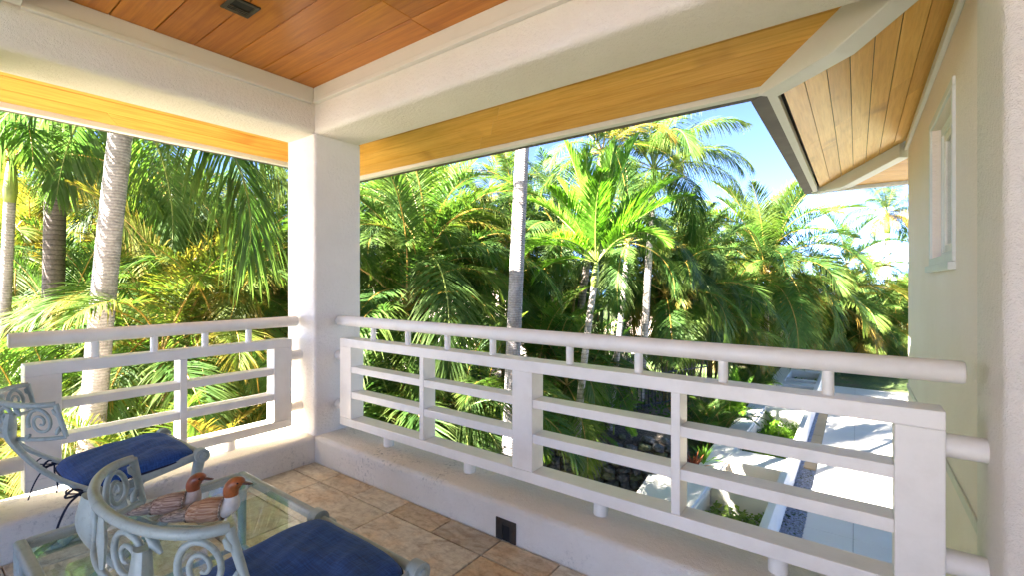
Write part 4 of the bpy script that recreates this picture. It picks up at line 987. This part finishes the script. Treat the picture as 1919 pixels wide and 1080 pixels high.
# leaf clump stuff for planter beds, ground cover
def leafmass(n, region, size, seed, hfun):
    rnd = random.Random(seed); V = []; F = []; tip = []
    for k in range(n):
        x, y, z = region(rnd); a = rnd.uniform(0, 6.28); s = rnd.uniform(.6, 1.3) * size; el_ = rnd.uniform(.15, 1.1)
        dd = Vector((math.cos(a) * math.cos(el_), math.sin(a) * math.cos(el_), math.sin(el_))); wv = Vector((-math.sin(a), math.cos(a), rnd.uniform(-.3, .3))) * s * hfun
        p = Vector((x, y, z)); o = len(V); V += [p, p + dd * s * .5 - wv, p + dd * s - Vector((0, 0, s * .25)), p + dd * s * .5 + wv]; tip += [0, .5, 1, .5]; F.append((o, o + 1, o + 2, o + 3))
    me = mesh_from('leaves', V, F); at2 = me.attributes.new('tip', 'FLOAT', 'POINT'); at2.data.foreach_set('value', tip); return me
def bed(y0, y1, n, seed, size, mat, label, hh=.22, w=.28):
    tag(link('bed_plants', leafmass(n, lambda r: (r.uniform(1.2, 2.05), r.uniform(y0, y1), G + .05 + hh * r.random()), size, seed, w), mat), label, 'plants', None, 'stuff')
bed(5.2, 6.95, 900, 1, .11, 'leaf_pale', 'pale leafy ground cover in the nearest planter bed', .25, .40)
bed(9.2, 13.3, 3200, 2, .16, 'leaf_fresh', 'bright green grassy plants in the middle planter bed', .20, .10)
bed(14.4, 23, 3800, 3, .16, 'leaf_fresh', 'green plants in the farther planter beds', .22, .14)
def gc(r):
    while True:
        x = r.uniform(-14, .5); y = r.uniform(-4, 9)
        q = Vector((x, y)) - WALL_A
        if x < -1.5 and q.dot(nrm) < -.2: return (x, y, G - .02 + .12 * r.random() ** 2)
tag(link('ground_cover', leafmass(15000, gc, .22, 9, .10), 'leaf'), 'grassy ground cover below the left railing', 'ground cover', None, 'stuff')
def gc2(r):
    u = r.uniform(0, LW); p = WALL_A + dn * u + nrm * (1.2 + 12 * r.random()); return (p.x, p.y, -1.72 + .2 * r.random() ** 2 - .02 * 5)
tag(link('ground_cover', leafmass(6000, gc2, .20, 12, .14), 'leaf'), 'green undergrowth on the bed beyond the lava wall', 'undergrowth', None, 'stuff')
# seedling and red-leaved plant
def spiky(label, pos, n, L, mat, name='spiky_plant'):
    root = thing(name, label, 'plant', pos); V = []; F = []; tip = []; rnd = random.Random(n)
    for k in range(n):
        a = k * 2.4; e = R(rnd.uniform(30, 80)); dd = Vector((math.cos(a) * math.cos(e), math.sin(a) * math.cos(e), math.sin(e))); wv = Vector((-math.sin(a), math.cos(a), 0)) * .022; p = Vector(pos); o = len(V); l_ = L * rnd.uniform(.7, 1.1)
        V += [p, p + dd * l_ * .5 - wv, p + dd * l_ * .5 + wv, p + dd * l_ - Vector((0, 0, l_ * .2))]; tip += [0, .5, .5, 1]; F += [(0 + o, 1 + o, 3 + o, 2 + o)]
    me = mesh_from('leaves', V, F); at2 = me.attributes.new('tip', 'FLOAT', 'POINT'); at2.data.foreach_set('value', tip); link('leaves', me, mat, root)
M['leaf_red'] = m_leaf('red_cordyline_leaf', [(0, (.22, .05, .03)), (1, (.30, .09, .03))], (.3, .12, .03), .5)
p = at(1300, 850, 8.9); spiky('red and yellow spiky plant beside the planter wall', (p.x, p.y, -2.3), 26, .5, 'leaf_red')
p = at(1318, 835, 9.3); spiky('green spiky plant behind the red one beside the planter', (p.x, p.y, -2.3), 26, .55, 'leaf_fresh')
